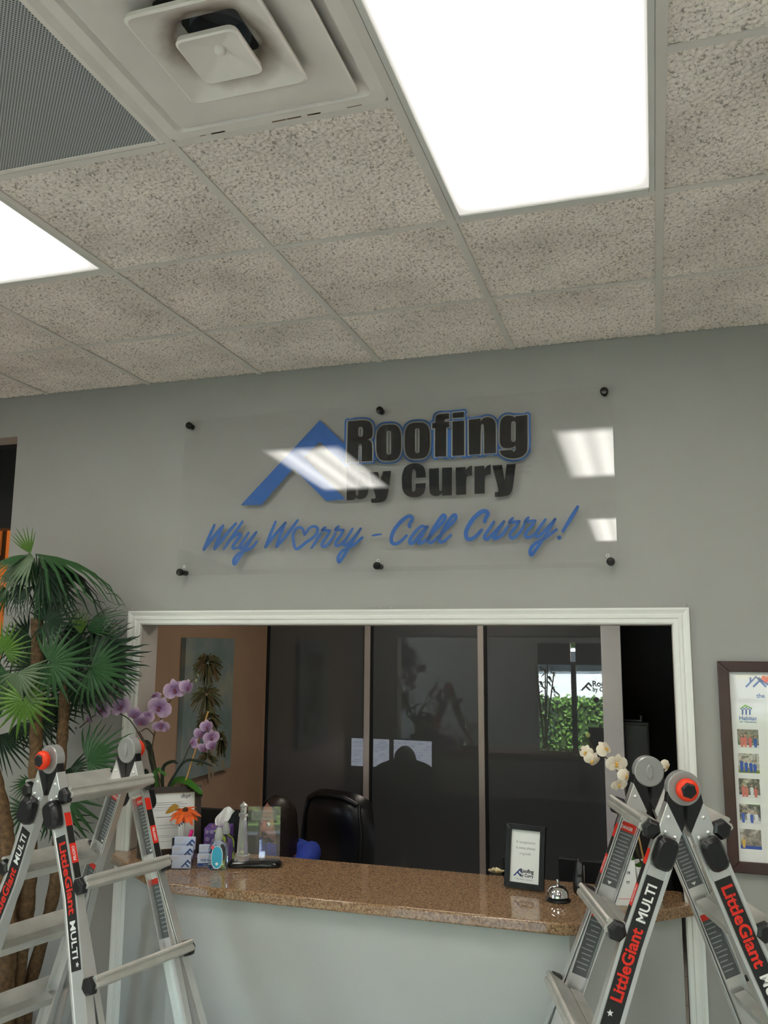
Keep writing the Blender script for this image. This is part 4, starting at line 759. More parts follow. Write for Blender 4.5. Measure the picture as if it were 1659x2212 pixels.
for x, y, r, ro, tx, ty, dr in ((222, 1532, 21, .2, -.4, .1, 0), (225, 1510, 14, .0, -.6, .7, 1), (262, 1527, 22, -.3, -.3, .3, 0), (290, 1545, 18, .4, .1, -.5, 1), (304, 1560, 20, .1, .1, -.6, 1), (345, 1528, 24, .5, .2, .0, 0), (348, 1568, 17, .1, .2, -.4, 0), (378, 1490, 23, -.2, .1, .1, 0), (405, 1484, 17, .5, .8, .1, 1), (335, 1503, 14, .8, -.2, .9, 1), (190, 1556, 10, 0, -.3, -.3, 1), (320, 1548, 14, .2, -.1, .4, 0),
                              (447, 1570, 15, .1, .5, .0, 1), (433, 1586, 15, .3, .3, -.2, 1), (456, 1592, 17, .0, .6, -.1, 0), (441, 1618, 15, .2, .2, -.5, 1), (459, 1612, 14, .4, .7, -.3, 1), (416, 1604, 13, .9, -.6, .2, 1)):
    p = onY((x, y), yo((x, y)) - .015); orchid_flower(orch, p, r / (FPX / (p - CAM).dot(FWD)) * 1.15, LIL, ro, (tx, ty), dr)
for x, y in ((160, 1556), (150, 1572), (164, 1573)): p = onY((x, y), Y0); MB().ball(p, .005, 8, (1, 1, 1.4)).build('bud', mat('bud_green', srgb(150, 160, 110), .5), orch, smooth=60)
for x, y in ((428, 1459), (424, 1470)): p = onY((x, y), .03); MB().ball(p, .004, 8, (.8, .8, 2.0)).build('bud', MATS['bud_green'], orch, smooth=60)
for pts, ys, w, mt in (([(354, 1716), (380, 1686), (408, 1690), (437, 1716)], (.05, .045, .02, -.005), .018, oleaf), ([(345, 1715), (334, 1680), (342, 1662), (360, 1676)], (.03, .02, .015, .02), .013, oleaf), ([(352, 1715), (352, 1660), (372, 1645), (385, 1650)], (.02, .02, .02, .02), .010, oleaf_d), ([(358, 1712), (395, 1648), (430, 1644), (461, 1656)], (.02, .02, .03, .03), .008, oleaf_d), ([(345, 1712), (330, 1650), (322, 1610), (312, 1600)], (.03, .03, .02, .0), .014, oleaf_d), ([(352, 1720), (395, 1700), (425, 1700), (436, 1722)], (.03, .03, .03, .02), .014, oleaf_d), ([(348, 1720), (322, 1690), (314, 1660)], (.03, .02, .0), .016, oleaf_d), ([(350, 1722), (380, 1712), (400, 1705)], (.02, .03, .03), .012, oleaf_d)):
    strap_leaf(orch, pts, ys, w, mt)
wp = Vector((-.145, -.040, CT + .117)); wor = thing('white_orchid', 'ivory white orchid spray growing from the square planter', 'plant', wp)
for pts in ([(1362, 1800), (1355, 1745), (1347, 1695), (1322, 1648), (1292, 1626), (1277, 1610), (1270, 1592)], [(1372, 1800), (1392, 1740), (1410, 1690), (1434, 1652)], [(1362, 1790), (1385, 1760), (1405, 1720)]):
    P = [wp] + [onY(p, -.06) for p in pts]; MB().tube(spline(P, 5), .0024, 6).build('stem', stem_m, wor, smooth=60)
p = onY((1276, 1610), -.06); MB().tube(spline([p, onY((1262, 1603), -.06), onY((1256, 1618), -.06)], 5), .0016, 6).build('stem', stem_m, wor, smooth=60)
MB().ball(onY((1270, 1588), -.06), .0095, 10, (1, 1, 1.1)).build('bud', mat('bud_lime', srgb(140, 146, 88), .5), wor, smooth=60); MB().ball(onY((1255, 1620), -.06), .005, 8).build('bud', stem_m, wor, smooth=60)
MB().tube([wp + Vector((.012, 0, -.01)), onY((1376, 1790), -.05)], .0035, 7).build('stake', stake_m, wor, smooth=60)
for x, y, r, ro, tx, ty, dr in ((1265, 1625, 17, .2, -.5, .2, 1), (1279, 1643, 19, .5, -.1, -.4, 1), (1307, 1617, 19, -.4, .3, .5, 1), (1331, 1648, 23, .1, .1, -.2, 0), (1352, 1676, 18, .4, .5, .1, 1), (1337, 1694, 17, -.2, .1, -.4, 0), (1386, 1662, 16, .3, -.3, .4, 1), (1441, 1655, 15, .9, .6, .0, 1), (1408, 1718, 18, .2, .0, -.4, 1)):
    p = onY((x, y), -.075); orchid_flower(wor, p, r / (FPX / (p - CAM).dot(FWD)) * 1.1, WHI, ro, (tx, ty), dr)
for pts, ys, w in (([(1365, 1885), (1358, 1862), (1368, 1850)], (-.04, -.08, -.09), .020), ([(1370, 1885), (1392, 1868), (1400, 1885)], (-.04, -.05, -.06), .018)): strap_leaf(wor, pts, ys, w, oleaf)

# ------------------------------------------------------------------ office behind the opening
GY = 2.2; OXL = -2.8; OXR = 1.25
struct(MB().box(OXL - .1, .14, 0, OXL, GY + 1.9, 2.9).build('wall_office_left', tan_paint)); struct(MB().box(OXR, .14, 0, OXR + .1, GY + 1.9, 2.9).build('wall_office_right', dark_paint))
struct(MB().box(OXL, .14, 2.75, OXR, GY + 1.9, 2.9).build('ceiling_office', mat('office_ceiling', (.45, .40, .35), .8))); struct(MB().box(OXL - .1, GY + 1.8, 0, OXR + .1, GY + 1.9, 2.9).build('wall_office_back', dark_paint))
tint = mat('dark_tinted_glass', (.082, .088, .092), .0, spec=.9, ior=1.62); mull = mat('bronze_aluminium', (.50, .44, .40), .35, .3, var=.05); post_m = mat('daylit_aluminium_post', (.88, .84, .84), .4, 0, var=.04); gasket = mat('black_gasket', (.006, .006, .006), .6)  # post colour is lightened to stand in for reflected daylight
gx = [onY((p, 1500), GY).x for p in (577, 787, 803, 1033, 1050, 1302, 1345)]
part = thing('glass_partition', 'floor-to-ceiling partition of dark tinted glass panels behind the reception chair', 'glass partition', ((gx[0] + gx[5]) / 2, GY, 0))
struct(MB().box(OXL, GY, 0, gx[0] - .012, GY + .08, 2.75).build('wall_office_nib', tan_paint))
for a, b in ((gx[0], gx[1]), (gx[2], gx[3]), (gx[4], gx[5])):
    MB().box(a + .006, GY + .012, .02, b - .002, GY + .022, 2.749).build('pane', tint, part); MB().box(a - .012, GY - .002, .0, a + .006, GY + .024, 2.749).build('gasket', gasket, part)
for a, b, d in ((gx[1], gx[2] - .012, .012), (gx[3], gx[4] - .012, .012), (gx[5], gx[6], .03)): MB().box(a, GY - d, 0, b, GY + .03, 2.749).build('mullion', post_m if d == .03 else mull, part, bevel=.003)
MB().box(gx[0], GY - .01, 0, gx[6], GY + .03, .02).build('floor_track', mull, part)
# canvas of palms
cv = thing('palm_canvas', 'unframed canvas painting of tall palms on the tan office wall', 'painting', (OXL, 1.336, H - 1.66)); z0, z1, y0, y1 = H - 2.088, H - 1.246, 1.022, 1.648
def canvas_m():
    m = mat('canvas_sky', (.1, .1, .1), .7); nt = m.node_tree; L = nt.links.new; tc = nt.nodes.new('ShaderNodeTexCoord'); n = nt.nodes.new('ShaderNodeTexNoise'); n.inputs['Scale'].default_value = 5; n.inputs['Detail'].default_value = 6; r = nt.nodes.new('ShaderNodeValToRGB'); e = r.color_ramp.elements
    e[0].position = .3; e[0].color = (.15, .22, .20, 1); e[1].position = .75; e[1].color = (.34, .33, .24, 1); q = e.new(.5); q.color = (.21, .26, .25, 1); L(tc.outputs['Object'], n.inputs['Vector']); L(n.outputs[0], r.inputs[0]); L(r.outputs[0], nt.nodes['Principled BSDF'].inputs['Base Color']); return m
MB().box(OXL + .0005, y0, z0, OXL + .036, y1, z1).build('canvas', canvas_m(), cv, bevel=.003)
pf = lambda x, y: onX((x, y), OXL + .0366); rp = random.Random(4); ptm = [mat('paint_olive', (.07, .075, .03), .7), mat('paint_brown', (.16, .095, .04), .7), mat('paint_green', (.16, .17, .06), .7), mat('paint_cream', (.34, .26, .16), .7)]
for x0_, ya, yb in ((447, 1495, 1684), (455, 1590, 1680), (480, 1640, 1664)): MB().stroke([(x0_, ya), (x0_ + 2, (ya + yb) / 2), (x0_ + 5, yb)], 2.2, pf, caps=False).build('painted_trunk', ptm[3], cv)
for cx, cy, rx, ry, n in ((449, 1432, 34, 46, 170), (446, 1500, 36, 52, 110), (452, 1552, 30, 32, 120), (478, 1596, 14, 42, 90), (448, 1640, 24, 36, 110)):
    m = MB()
    for k in range(n):
        a = rp.uniform(0, 2 * math.pi); l = rp.uniform(.5, 1); ex, ey = cx + math.cos(a) * rx * l, cy - math.sin(a) * ry * l * .8 + ry * .25 * l; mx_, my = (cx + ex) / 2, (cy + ey) / 2 - 5
        pts = [(cx + math.cos(a) * 3, cy - math.sin(a) * 3), (mx_, my), (ex, ey + 3)]
        if all(388 < p[0] < 494 and 1384 < p[1] < 1655 for p in pts): m.stroke(pts, rp.uniform(.5, 1.5), lambda x, y, e=.0001 * (k % 6): pf(x, y) + Vector((e, 0, 0)), rp.choice((0, 0, 0, 1, 1, 2)), caps=False)
    o = m.build('painted_crown', ptm, cv); o['kind'] = 'stuff'
# desk, monitors
lam = mat('desk_laminate', (.06, .045, .035), .35); t = thing('reception_desk', 'dark reception desk tucked behind the counter', 'desk', (-1.4, .45, 0))
MB().box(-2.76, .15, .71, -.03, .74, .745).build('desk_top', lam, t, bevel=.003)
for x in (-2.75, -1.35, -.07): MB().box(x, .16, .001, x + .03, .70, .71).build('desk_panel', lam, t)
def screen_m(name, seed):
    m = bpy.data.materials.new(name); m.use_nodes = True; nt = m.node_tree; nt.nodes.clear(); L = nt.links.new; o = nt.nodes.new('ShaderNodeOutputMaterial'); e = nt.nodes.new('ShaderNodeEmission'); tc = nt.nodes.new('ShaderNodeTexCoord'); b = nt.nodes.new('ShaderNodeTexBrick'); b.inputs['Scale'].default_value = 9 + seed
    b.inputs['Color1'].default_value = (.75, .82, .95, 1); b.inputs['Color2'].default_value = (.55, .62, .8, 1); b.inputs['Mortar'].default_value = (.9, .95, 1, 1); mp = nt.nodes.new('ShaderNodeMapping'); mp.inputs['Rotation'].default_value = (math.pi / 2, 0, 0)
    e.inputs['Strength'].default_value = 1.6; L(tc.outputs['Object'], mp.inputs['Vector']); L(mp.outputs[0], b.inputs['Vector']); L(b.outputs[0], e.inputs['Color']); L(e.outputs[0], o.inputs[0]); return m
def monitor(label, x, y, rot, w, h, top, seed):
    t = thing('monitor', label, 'monitor', (x, y, .745), rot, 'computer monitors behind the counter'); zb = top - h - .745
    MB().box(-w / 2, -.022, zb, w / 2, .018, zb + h).build('casing', plast, t, local=True, bevel=.006); MB().box(-w / 2 + .012, .0182, zb + .014, w / 2 - .012, .0190, zb + h - .012).build('screen', screen_m('monitor_picture', seed), t, local=True)
    MB().box(-.03, -.03, .012, .03, -.012, zb + .1).build('stand_neck', plast, t, local=True, bevel=.004); MB().box(-.11, -.07, .001, .11, .08, .013).build('stand_foot', plast, t, local=True, bevel=.004)
monitor('black monitor seen from behind between certificate frame and receptionist', -2.165, .44, .04, .38, .27, 1.145, 1); monitor('black monitor seen from behind beside the tan office wall', -2.565, .44, -.04, .38, .27, 1.145, 4)
monitor('black monitor seen from behind past the ring-bell sign', -.27, .42, -.10, .48, .29, 1.045, 2)
t = thing('desk_flower_cup', 'dark cup of black pens and an ivory artificial rose behind the ring-bell sign', 'pen cup', (-.70, .24, .745)); c0 = Vector((-.70, .24, .745))
MB().lathe([(.032, .001), (.036, .10), (.033, .10), (.03, .006)], c0, 20, cap=False).build('cup', plast, t, smooth=40)
fp = onY((1072, 1886), .22)
MB().tube([c0 + Vector((0, 0, .01)), fp], .003, 6).build('stem', MATS['stem_green'], t)
for k in range(11):
    q = 2.4 * k; r = .012 + .0018 * k; d = Vector((math.cos(q), math.sin(q) * .7, .75 - .05 * k)).normalized(); sd = d.cross(Vector((0, 0, 1))).normalized(); MB().loft([[fp + d * (u * (.02 + .0022 * k)) + sd * (wv * s_) + Vector((0, 0, .006 * (1 - abs(s_)) * -1)) for s_ in (-1, 0, 1)] for u, wv in ((0, .006), (.5, .017), (.85, .015), (1, .004))], False, False).build('petal', mat('rose_ivory', srgb(214, 200, 160), .6), t, smooth=70)
for dx, p in ((.01, (1082, 1856)), (-.008, (1086, 1852))): MB().tube([c0 + Vector((dx, .01, .01)), onY(p, .25)], .0055, 8).build('pen', plast, t, smooth=50)
# cabinet with paper trays beyond the post
cx0 = gx[6] + .02; t = thing('metal_cabinet', 'dark grey metal cabinet in the dim doorway beside the aluminium post', 'cabinet', (cx0, 2.75, 0))
MB().box(-.44, 2.5, .03, -.125, 2.95, 1.475).build('body', mat('cabinet_grey', (.13, .125, .115), .4, .2), t, bevel=.006); MB().box(-.43, 2.494, .06, -.135, 2.5, 1.455).build('door', MATS['cabinet_grey'], t, bevel=.003); MB().box(-.42, 2.52, .001, -.145, 2.93, .03).build('plinth', plast, t)
t = thing('paper_tray', 'black paper tray lying on the dark grey metal cabinet', 'tray', (-.27, 2.7, 1.4755)); MB().box(-.40, 2.52, 1.476, -.17, 2.90, 1.486).box(-.40, 2.52, 1.486, -.39, 2.9, 1.52).box(-.18, 2.52, 1.486, -.17, 2.9, 1.515).build('tray', plast, t)
# ------------------------------------------------------------------ executive chair
lea = mat('black_leather', (.010, .010, .010), .28, bump=.3, bscale=120); cf = Vector((-.30, -.954, 0)); cr = Vector((.954, -.30, 0)); cb = Vector((-1.972, 1.42, 0)); sc = cb + cf * .27
t = thing('executive_chair', 'black leather executive chair with a padded high back behind the counter', 'chair', (sc.x, sc.y, 0))
def bk(u, v, e):
    a = (u - .5) * 2; w = .275 * (1 - .30 * max(0, v - .55) ** 1.5 / .3 * .55); x = math.copysign(abs(a) ** .9, a) * w; zz = .46 + .635 * v - .055 * abs(a) ** 3 * (v > .5) * (v - .5) * 2; return cb + cr * x + Vector((0, 0, zz)) + cf * (e - .05 * a * a - .06 * v + .02 * math.sin(v * 9) * (1 - a * a))
m = MB(); NU, NV = 14, 14
pad = lambda u, v: .055 * (1 - abs(2 * u - 1) ** 5) ** .5 * (1 - abs(2 * v - 1) ** 7) ** .5
m.grid(lambda u, v: bk(u, v, pad(u, v)), NU, NV); m.grid(lambda u, v: bk(u, v, -pad(u, v) * .8), NU, NV); m.build('backrest', lea, t, smooth=70, weld=True)
for s_ in (-1, 1):
    pts = [bk(.5 + s_ * .40, v, pad(.5 + s_ * .40, v) + .010) for v in (.06, .3, .6, .85, .93)]; MB().tube(spline(pts, 4), .012, 8).build('side_roll', lea, t, smooth=70)
    a0 = sc + cr * (s_ * .29); MB().tube(spline([a0 + cf * -.16 + Vector((0, 0, .45)), a0 + cf * -.14 + Vector((0, 0, .62)), a0 + cf * .05 + Vector((0, 0, .65)), a0 + cf * .17 + Vector((0, 0, .60)), a0 + cf * .16 + Vector((0, 0, .45))], 5), .022, 10).build('armrest', lea, t, smooth=70)
MB().tube(spline([bk(.12, .93, .05), bk(.3, .965, .062), bk(.5, .975, .064), bk(.7, .965, .062), bk(.88, .93, .05)], 4), .018, 8).build('head_roll', lea, t, smooth=70)
MB().grid(lambda u, v: sc + cr * ((u - .5) * .54) + cf * ((v - .5) * .52) + Vector((0, 0, .44 + .065 * (1 - abs(2 * u - 1) ** 5) * (1 - abs(2 * v - 1) ** 5))), 10, 10).obox(sc + Vector((0, 0, .42)), cr, cf, (0, 0, 1), .27, .26, .02).build('seat', lea, t, smooth=70)
MB().tube([sc + Vector((0, 0, .10)), sc + Vector((0, 0, .40))], .03, 12).build('gas_lift', chrome, t, smooth=50)
for k in range(5):
    q = 2 * math.pi * k / 5 + .3; e = sc + Vector((math.cos(q) * .30, math.sin(q) * .30, .075)); MB().tube([sc + Vector((0, 0, .10)), e], [.028, .016], 8).build('star_leg', plast, t, smooth=50); MB().ball(e + Vector((0, 0, -.043)), .03, 10).build('caster', plast, t, smooth=60)
# ------------------------------------------------------------------ receptionist, leaning to the desk, head turned towards the tan wall
skin_m = mat('skin', srgb(172, 116, 92), .5, var=.05, vscale=20); hair_m = mat('dark_hair', (.018, .011, .008), .38, var=.5, vscale=60); shirt_m = mat('royal_blue_shirt', srgb(38, 60, 150), .75, var=.10, vscale=25, bump=.3, bscale=90); trous = mat('dark_trousers', (.02, .02, .025), .8)
def skin_obj(name, chains, radii, mt, sub=2):
    vs = []; idx = {}; es = []
    for ch in chains:
        for a in ch:
            if a not in idx: idx[a] = len(vs); vs.append(JN[a])
        es += [(idx[ch[i]], idx[ch[i + 1]]) for i in range(len(ch) - 1)]
    me = bpy.data.meshes.new(name); me.from_pydata(vs, es, []); o = bpy.data.objects.new(name, me); col.objects.link(o); md = o.modifiers.new('skin', 'SKIN'); md.use_smooth_shade = True; md.branch_smoothing = .6
    if not me.skin_vertices: bpy.context.view_layer.objects.active = o
    for n_, i in idx.items(): r = radii[n_]; sv = me.skin_vertices[0].data[i]; sv.radius = (r, r) if not isinstance(r, tuple) else r; sv.use_root = (n_ == chains[0][0])
    o.modifiers.new('sub', 'SUBSURF').levels = sub; dg = bpy.context.evaluated_depsgraph_get(); ev = bpy.data.meshes.new_from_object(o.evaluated_get(dg)); bpy.data.objects.remove(o); ev.materials.clear(); ev.materials.append(mt); return ev
JN = {'pel': (-2.05, 1.16, .57), 'wai': (-2.06, 1.12, .66), 'che': (-2.07, 1.04, .79), 'nek': (-2.08, .995, .885), 'nk2': (-2.085, .975, .935), 'hed': (-2.09, .96, .985), 'shL': (-1.925, 1.02, .845), 'shR': (-2.225, 1.02, .845), 'elL': (-1.915, .86, .785), 'elR': (-2.33, .87, .78), 'wrL': (-2.10, .71, .785), 'wrR': (-2.36, .66, .78), 'hdL': (-2.16, .685, .78), 'hdR': (-2.375, .60, .775),
      'hpL': (-1.96, 1.14, .53), 'hpR': (-2.14, 1.14, .53), 'knL': (-1.97, .82, .53), 'knR': (-2.16, .82, .53), 'anL': (-1.97, .86, .10), 'anR': (-2.16, .86, .10), 'ftL': (-1.97, .74, .045), 'ftR': (-2.16, .74, .045)}
for g, dr in (('L', Vector((-.95, -.30, -.05))), ('R', Vector((-.25, -.96, -.05)))):
    side = dr.cross(Vector((0, 0, 1))).normalized(); h0 = Vector(JN['hd' + g])
    for k, off in enumerate((-.027, -.009, .009, .027)):
        a = h0 + side * off; JN[f'f{g}{k}a'] = tuple(a + dr * .035); JN[f'f{g}{k}b'] = tuple(a + dr * (.060 + .006 * (k in (1, 2))) + Vector((0, 0, -.004))); JN[f'f{g}{k}c'] = tuple(a + dr * (.080 + .008 * (k in (1, 2))) + Vector((0, 0, -.014)))
    ts = 1 if g == 'L' else -1; a = h0 + side * (.03 * ts) - dr * .015; JN[f't{g}a'] = tuple(a + side * .012 * ts + dr * .012); JN[f't{g}b'] = tuple(a + side * .028 * ts + dr * .036)
RAD = {'pel': (.12, .10), 'wai': (.105, .085), 'che': (.11, .085), 'nek': .058, 'nk2': .050, 'hed': .055, 'hpL': .085, 'hpR': .085, 'knL': .062, 'knR': .062, 'anL': .038, 'anR': .038, 'ftL': .034, 'ftR': .034}
for g in 'LR':
    RAD.update({'sh' + g: .046, 'el' + g: .038, 'wr' + g: .026, 'hd' + g: (.030, .016), f't{g}a': .011, f't{g}b': .0085})
    for k in range(4): RAD.update({f'f{g}{k}a': .010, f'f{g}{k}b': .0085, f'f{g}{k}c': .0068})
chains = [['pel', 'wai', 'che', 'nek', 'nk2', 'hed']] + [['che', 'sh' + g, 'el' + g, 'wr' + g, 'hd' + g] for g in 'LR'] + [['hd' + g, f'f{g}{k}a', f'f{g}{k}b', f'f{g}{k}c'] for g in 'LR' for k in range(4)] + [['hd' + g, f't{g}a', f't{g}b'] for g in 'LR'] + [['pel', 'hp' + g, 'kn' + g, 'an' + g, 'ft' + g] for g in 'LR']
pers = thing('person', 'person with long dark hair in a blue shirt seated low behind the counter', 'person', (-2.05, 1.16, .0))
ev = skin_obj('body', chains, RAD, skin_m); bm = bmesh.new(); bm.from_mesh(ev)
HC = Vector((-2.095, .945, 1.012)); hf = Vector((-.52, -.82, -.22)).normalized(); hs = Vector((0, 0, 1)).cross(hf).normalized(); hu = hf.cross(hs)          # face direction, its left, crown
def head_pt(th, ph):
    x, y, z = math.cos(ph) * math.cos(th), math.cos(ph) * math.sin(th), math.sin(ph); r = .090 * (1 + .10 * (x < 0) * -x * .3); f, l, u = x * .098, y * .074, z * .118
    if z < 0: l *= 1 + .28 * z; f *= 1 + .10 * z
    fr = max(0, x) ** 2
    f += .020 * math.exp(-((y / .16) ** 2 + ((z + .14) / .20) ** 2)) * (x > 0) + .010 * math.exp(-((y / .10) ** 2 + ((z + .26) / .10) ** 2)) * (x > 0)      # nose
    f -= .009 * sum(math.exp(-(((y - s) / .17) ** 2 + ((z - .02) / .12) ** 2)) for s in (-.38, .38)) * (x > 0)                                             # sockets
    f += .006 * math.exp(-((y / .28) ** 2 + ((z + .55) / .07) ** 2)) * (x > 0) + .008 * math.exp(-((y / .3) ** 2 + ((z + .85) / .14) ** 2)) * (x > 0)          # lips, chin
    return HC + hf * f + hs * l + hu * u
N1, N2 = 40, 28; vv = [[bm.verts.new(head_pt(2 * math.pi * i / N1, -math.pi / 2 + math.pi * (j + .5) / N2)) for i in range(N1)] for j in range(N2)]
for j in range(N2 - 1):
    for i in range(N1): bm.faces.new((vv[j][i], vv[j][(i + 1) % N1], vv[j + 1][(i + 1) % N1], vv[j + 1][i]))
bm.faces.new(vv[0][::-1]); bm.faces.new(vv[-1]); bmesh.ops.recalc_face_normals(bm, faces=bm.faces); bm.to_mesh(ev); bm.free(); ev.polygons.foreach_set('use_smooth', [True] * len(ev.polygons))
bo = bpy.data.objects.new('body', ev); col.objects.link(bo); bo.parent = pers; bo.matrix_local = wmat(pers).inverted()
for s in (-1, 1):
    e = HC + hf * .081 + hs * (.030 * s) + hu * .004; MB().ball(e, .0125, 10).build('eye', mat('eye_white', (.7, .68, .65), .2), pers, smooth=60); MB().ball(e + hf * .0085, .0062, 8).build('iris', mat('iris_dark', (.02, .012, .008), .2), pers, smooth=60)
    MB().tube([HC + hf * .092 + hs * (.016 * s) + hu * .024, HC + hf * .090 + hs * (.032 * s) + hu * .029, HC + hf * .078 + hs * (.048 * s) + hu * .024], [.002, .003, .0015], 6).build('eyebrow', hair_m, pers, smooth=60)
    ec = HC + hs * (.076 * s) - hf * .004; MB().loft([[ec + hu * (math.cos(q) * .030 * k) + hf * (math.sin(q) * .017 * k) + hs * (s * d) for q in (2 * math.pi * i / 12 for i in range(12))] for k, d in ((.6, -.006), (1, .004), (.85, .010), (.4, .006))]).build('ear', skin_m, pers, smooth=60)
MB().tube([HC + hf * .096 + hs * -.022 - hu * .064, HC + hf * .103 - hu * .062, HC + hf * .096 + hs * .022 - hu * .064], [.002, .0045, .002], 8).build('lips', mat('lips', srgb(150, 72, 68), .4), pers, smooth=60)
def hair_pt(u, v, e):
    # u around the head from one temple over the back to the other, v from the parting down to the shoulder
    op_ = 50 * max(0, min(1, (v - .14) / .14)); a = math.radians(op_ + (360 - 2 * op_) * u); ph = math.radians(88 - 100 * min(v * 1.6, 1)); d = max(0, v - .62) / .38
    f, l, zz = math.cos(ph) * math.cos(a) * .112, math.cos(ph) * math.sin(a) * .092, math.sin(ph) * .128
    p = HC + hf * f + hs * l + hu * zz; w = .0012 * math.sin(u * 190) + .002 * math.sin(u * 21 + v * 6); out = (hf * math.cos(a) + hs * math.sin(a)); return p + out * (w + e - .004 * d) + Vector((0, 0, -.17 * d)) + hf * (-.018 * d)
m = MB(); m.grid(lambda u, v: hair_pt(u, v, 0), 60, 22); m.grid(lambda u, v: hair_pt(u, v, -.014), 60, 22); m.build('hair', hair_m, pers, smooth=70)
shr = {k: (tuple(x + .030 for x in r) if isinstance(r, tuple) else r + .012) for k, r in RAD.items()}; JS = dict(JN); mid = lambda a, b, t_: tuple(Vector(JN[a]).lerp(Vector(JN[b]), t_))
for g in 'LR': JN['cf' + g] = mid('el' + g, 'wr' + g, .15); shr['cf' + g] = .053; shr['sh' + g] = .086; shr['el' + g] = .058
JN['col'] = (-2.08, 1.0, .868); shr['col'] = .092
ev = skin_obj('shirt', [['pel', 'wai', 'che', 'col']] + [['che', 'sh' + g, 'el' + g, 'cf' + g] for g in 'LR'], shr, shirt_m); so = bpy.data.objects.new('shirt', ev); col.objects.link(so); so.parent = pers; so.matrix_local = wmat(pers).inverted()
shr.update({'pel': (.15, .12)})
ev = skin_obj('trousers', [['pel', 'hp' + g, 'kn' + g, 'an' + g] for g in 'LR'], shr, trous); so = bpy.data.objects.new('trousers', ev); col.objects.link(so); so.parent = pers; so.matrix_local = wmat(pers).inverted()
# ------------------------------------------------------------------ framed photo poster on the lobby wall
mah = mat('mahogany_frame', (.045, .012, .010), .3, var=.15, vscale=15); PZ0, PZ1, PX0, PX1, BW = H - 2.108, H - 1.338, .160, .78, .040
t = thing('photo_poster', 'mahogany framed poster of community photos with the headline the', 'poster', (.47, 0, (PZ0 + PZ1) / 2)); W_, H_ = PX1 - PX0, PZ1 - PZ0
P = lambda x, y, e=0: Vector((PX0 + x, -.004 - e, PZ0 + y))
for q in (((0, 0), (W_, 0), (W_ - BW, BW), (BW, BW)), ((W_, 0), (W_, H_), (W_ - BW, H_ - BW), (W_ - BW, BW)), ((W_, H_), (0, H_), (BW, H_ - BW), (W_ - BW, H_ - BW)), ((0, H_), (0, 0), (BW, BW), (BW, H_ - BW))): MB().prism([q], lambda x, y, d: P(x, y, .020 - d), .020).build('frame_bar', mah, t, bevel=.003)
MB().add([P(BW - .003, BW - .003, .006), P(W_ - BW + .003, BW - .003, .006), P(W_ - BW + .003, H_ - BW + .003, .006), P(BW - .003, H_ - BW + .003, .006)], [(0, 1, 2, 3)]).build('sheet', paper, t)
MB().add([P(BW, BW, .012), P(W_ - BW, BW, .012), P(W_ - BW, H_ - BW, .012), P(BW, H_ - BW, .012)], [(0, 1, 2, 3)]).build('pane', glass, t)
wf = lambda px, py: (lambda v: (v.x - PX0, v.z - PZ0))(onY((px, py), -.0105)); D = lambda x, y: P(x, y, .0066); hb = mat('logo_blue', srgb(58, 92, 160), .5); hrt = mat('heart_red', srgb(224, 74, 48), .5); hgr = mat('leaf_green', srgb(120, 180, 70), .5)
ff = lambda x, y: D(*wf(x, y)); ff2 = lambda x, y: P(*wf(x, y), .0070)
m = MB()
for a in ([(1611, 1484), (1633, 1462), (1655, 1484)], [(1627, 1484), (1643, 1468)], [(1638, 1464), (1670, 1486)]): m.stroke(a, 2.2, ff, caps=False)
m.stroke([(1621, 1472), (1621, 1463)], 2, ff, caps=False); m.build('roof_logo', hb, t)
MB().poly([[(1655 + 10.5 * (16 * math.sin(q) ** 3) / 16, 1467 - 10 * (13 * math.cos(q) - 5 * math.cos(2 * q) - 2 * math.cos(3 * q) - math.cos(4 * q)) / 16) for q in np.linspace(0, 2 * math.pi, 28, endpoint=False)]], ff2).build('heart', hrt, t)
xy = wf(1634, 1507); m = MB(); put_text(m, 'the', D, xy[0], xy[1], h=.0155, bold=.02); m.build('headline', hb, t)
MB().poly([[(1597, 1531), (1609, 1522), (1625, 1529), (1625, 1531), (1610, 1526), (1600, 1532)]], ff).build('logo_leaf', hgr, t)
m = MB()
for k, x in enumerate((1604, 1612, 1620)): m.stroke([(x, 1544), (x, 1533)], 1.7, ff, caps=False); m.stroke([(x - 4, 1530), (x, 1535), (x + 4, 1530)], 1.1, ff, caps=False); m.stroke([(x - .1, 1529), (x + .1, 1529)], 1.6, ff)
m.build('logo_figures', hb, t)
xy = wf(1597, 1555); m = MB(); put_text(m, 'Habitat', D, xy[0], xy[1], w=.062, h=.0145, bold=.02); xy = wf(1598, 1560.5); put_text(m, 'for Humanity', D, xy[0], xy[1], w=.060, h=.0062, bold=.02); m.build('logo_text', hb, t)
def photo_m(i):
    rr = random.Random(i * 7 + 1); m = mat(f'photo_{i}', (.2, .2, .2), .35); nt = m.node_tree; L = nt.links.new; tc = nt.nodes.new('ShaderNodeTexCoord'); n = nt.nodes.new('ShaderNodeTexNoise'); n.noise_dimensions = '4D'; n.inputs['W'].default_value = i * 3.1; n.inputs['Scale'].default_value = 40; n.inputs['Detail'].default_value = 4
    r = nt.nodes.new('ShaderNodeValToRGB'); e = r.color_ramp.elements; pal = [srgb(60, 58, 62), srgb(120, 112, 108), srgb(150, 140, 128), srgb(205, 200, 192)]; rr.shuffle(pal); e[0].position = .35; e[0].color = pal[0]; e[1].position = .65; e[1].color = pal[3]
    for q, p_ in ((.45, pal[1]), (.55, pal[2])): k = e.new(q); k.color = p_
    L(tc.outputs['Object'], n.inputs['Vector']); L(n.outputs[0], r.inputs[0]); L(r.outputs[0], nt.nodes['Principled BSDF'].inputs['Base Color']); return m
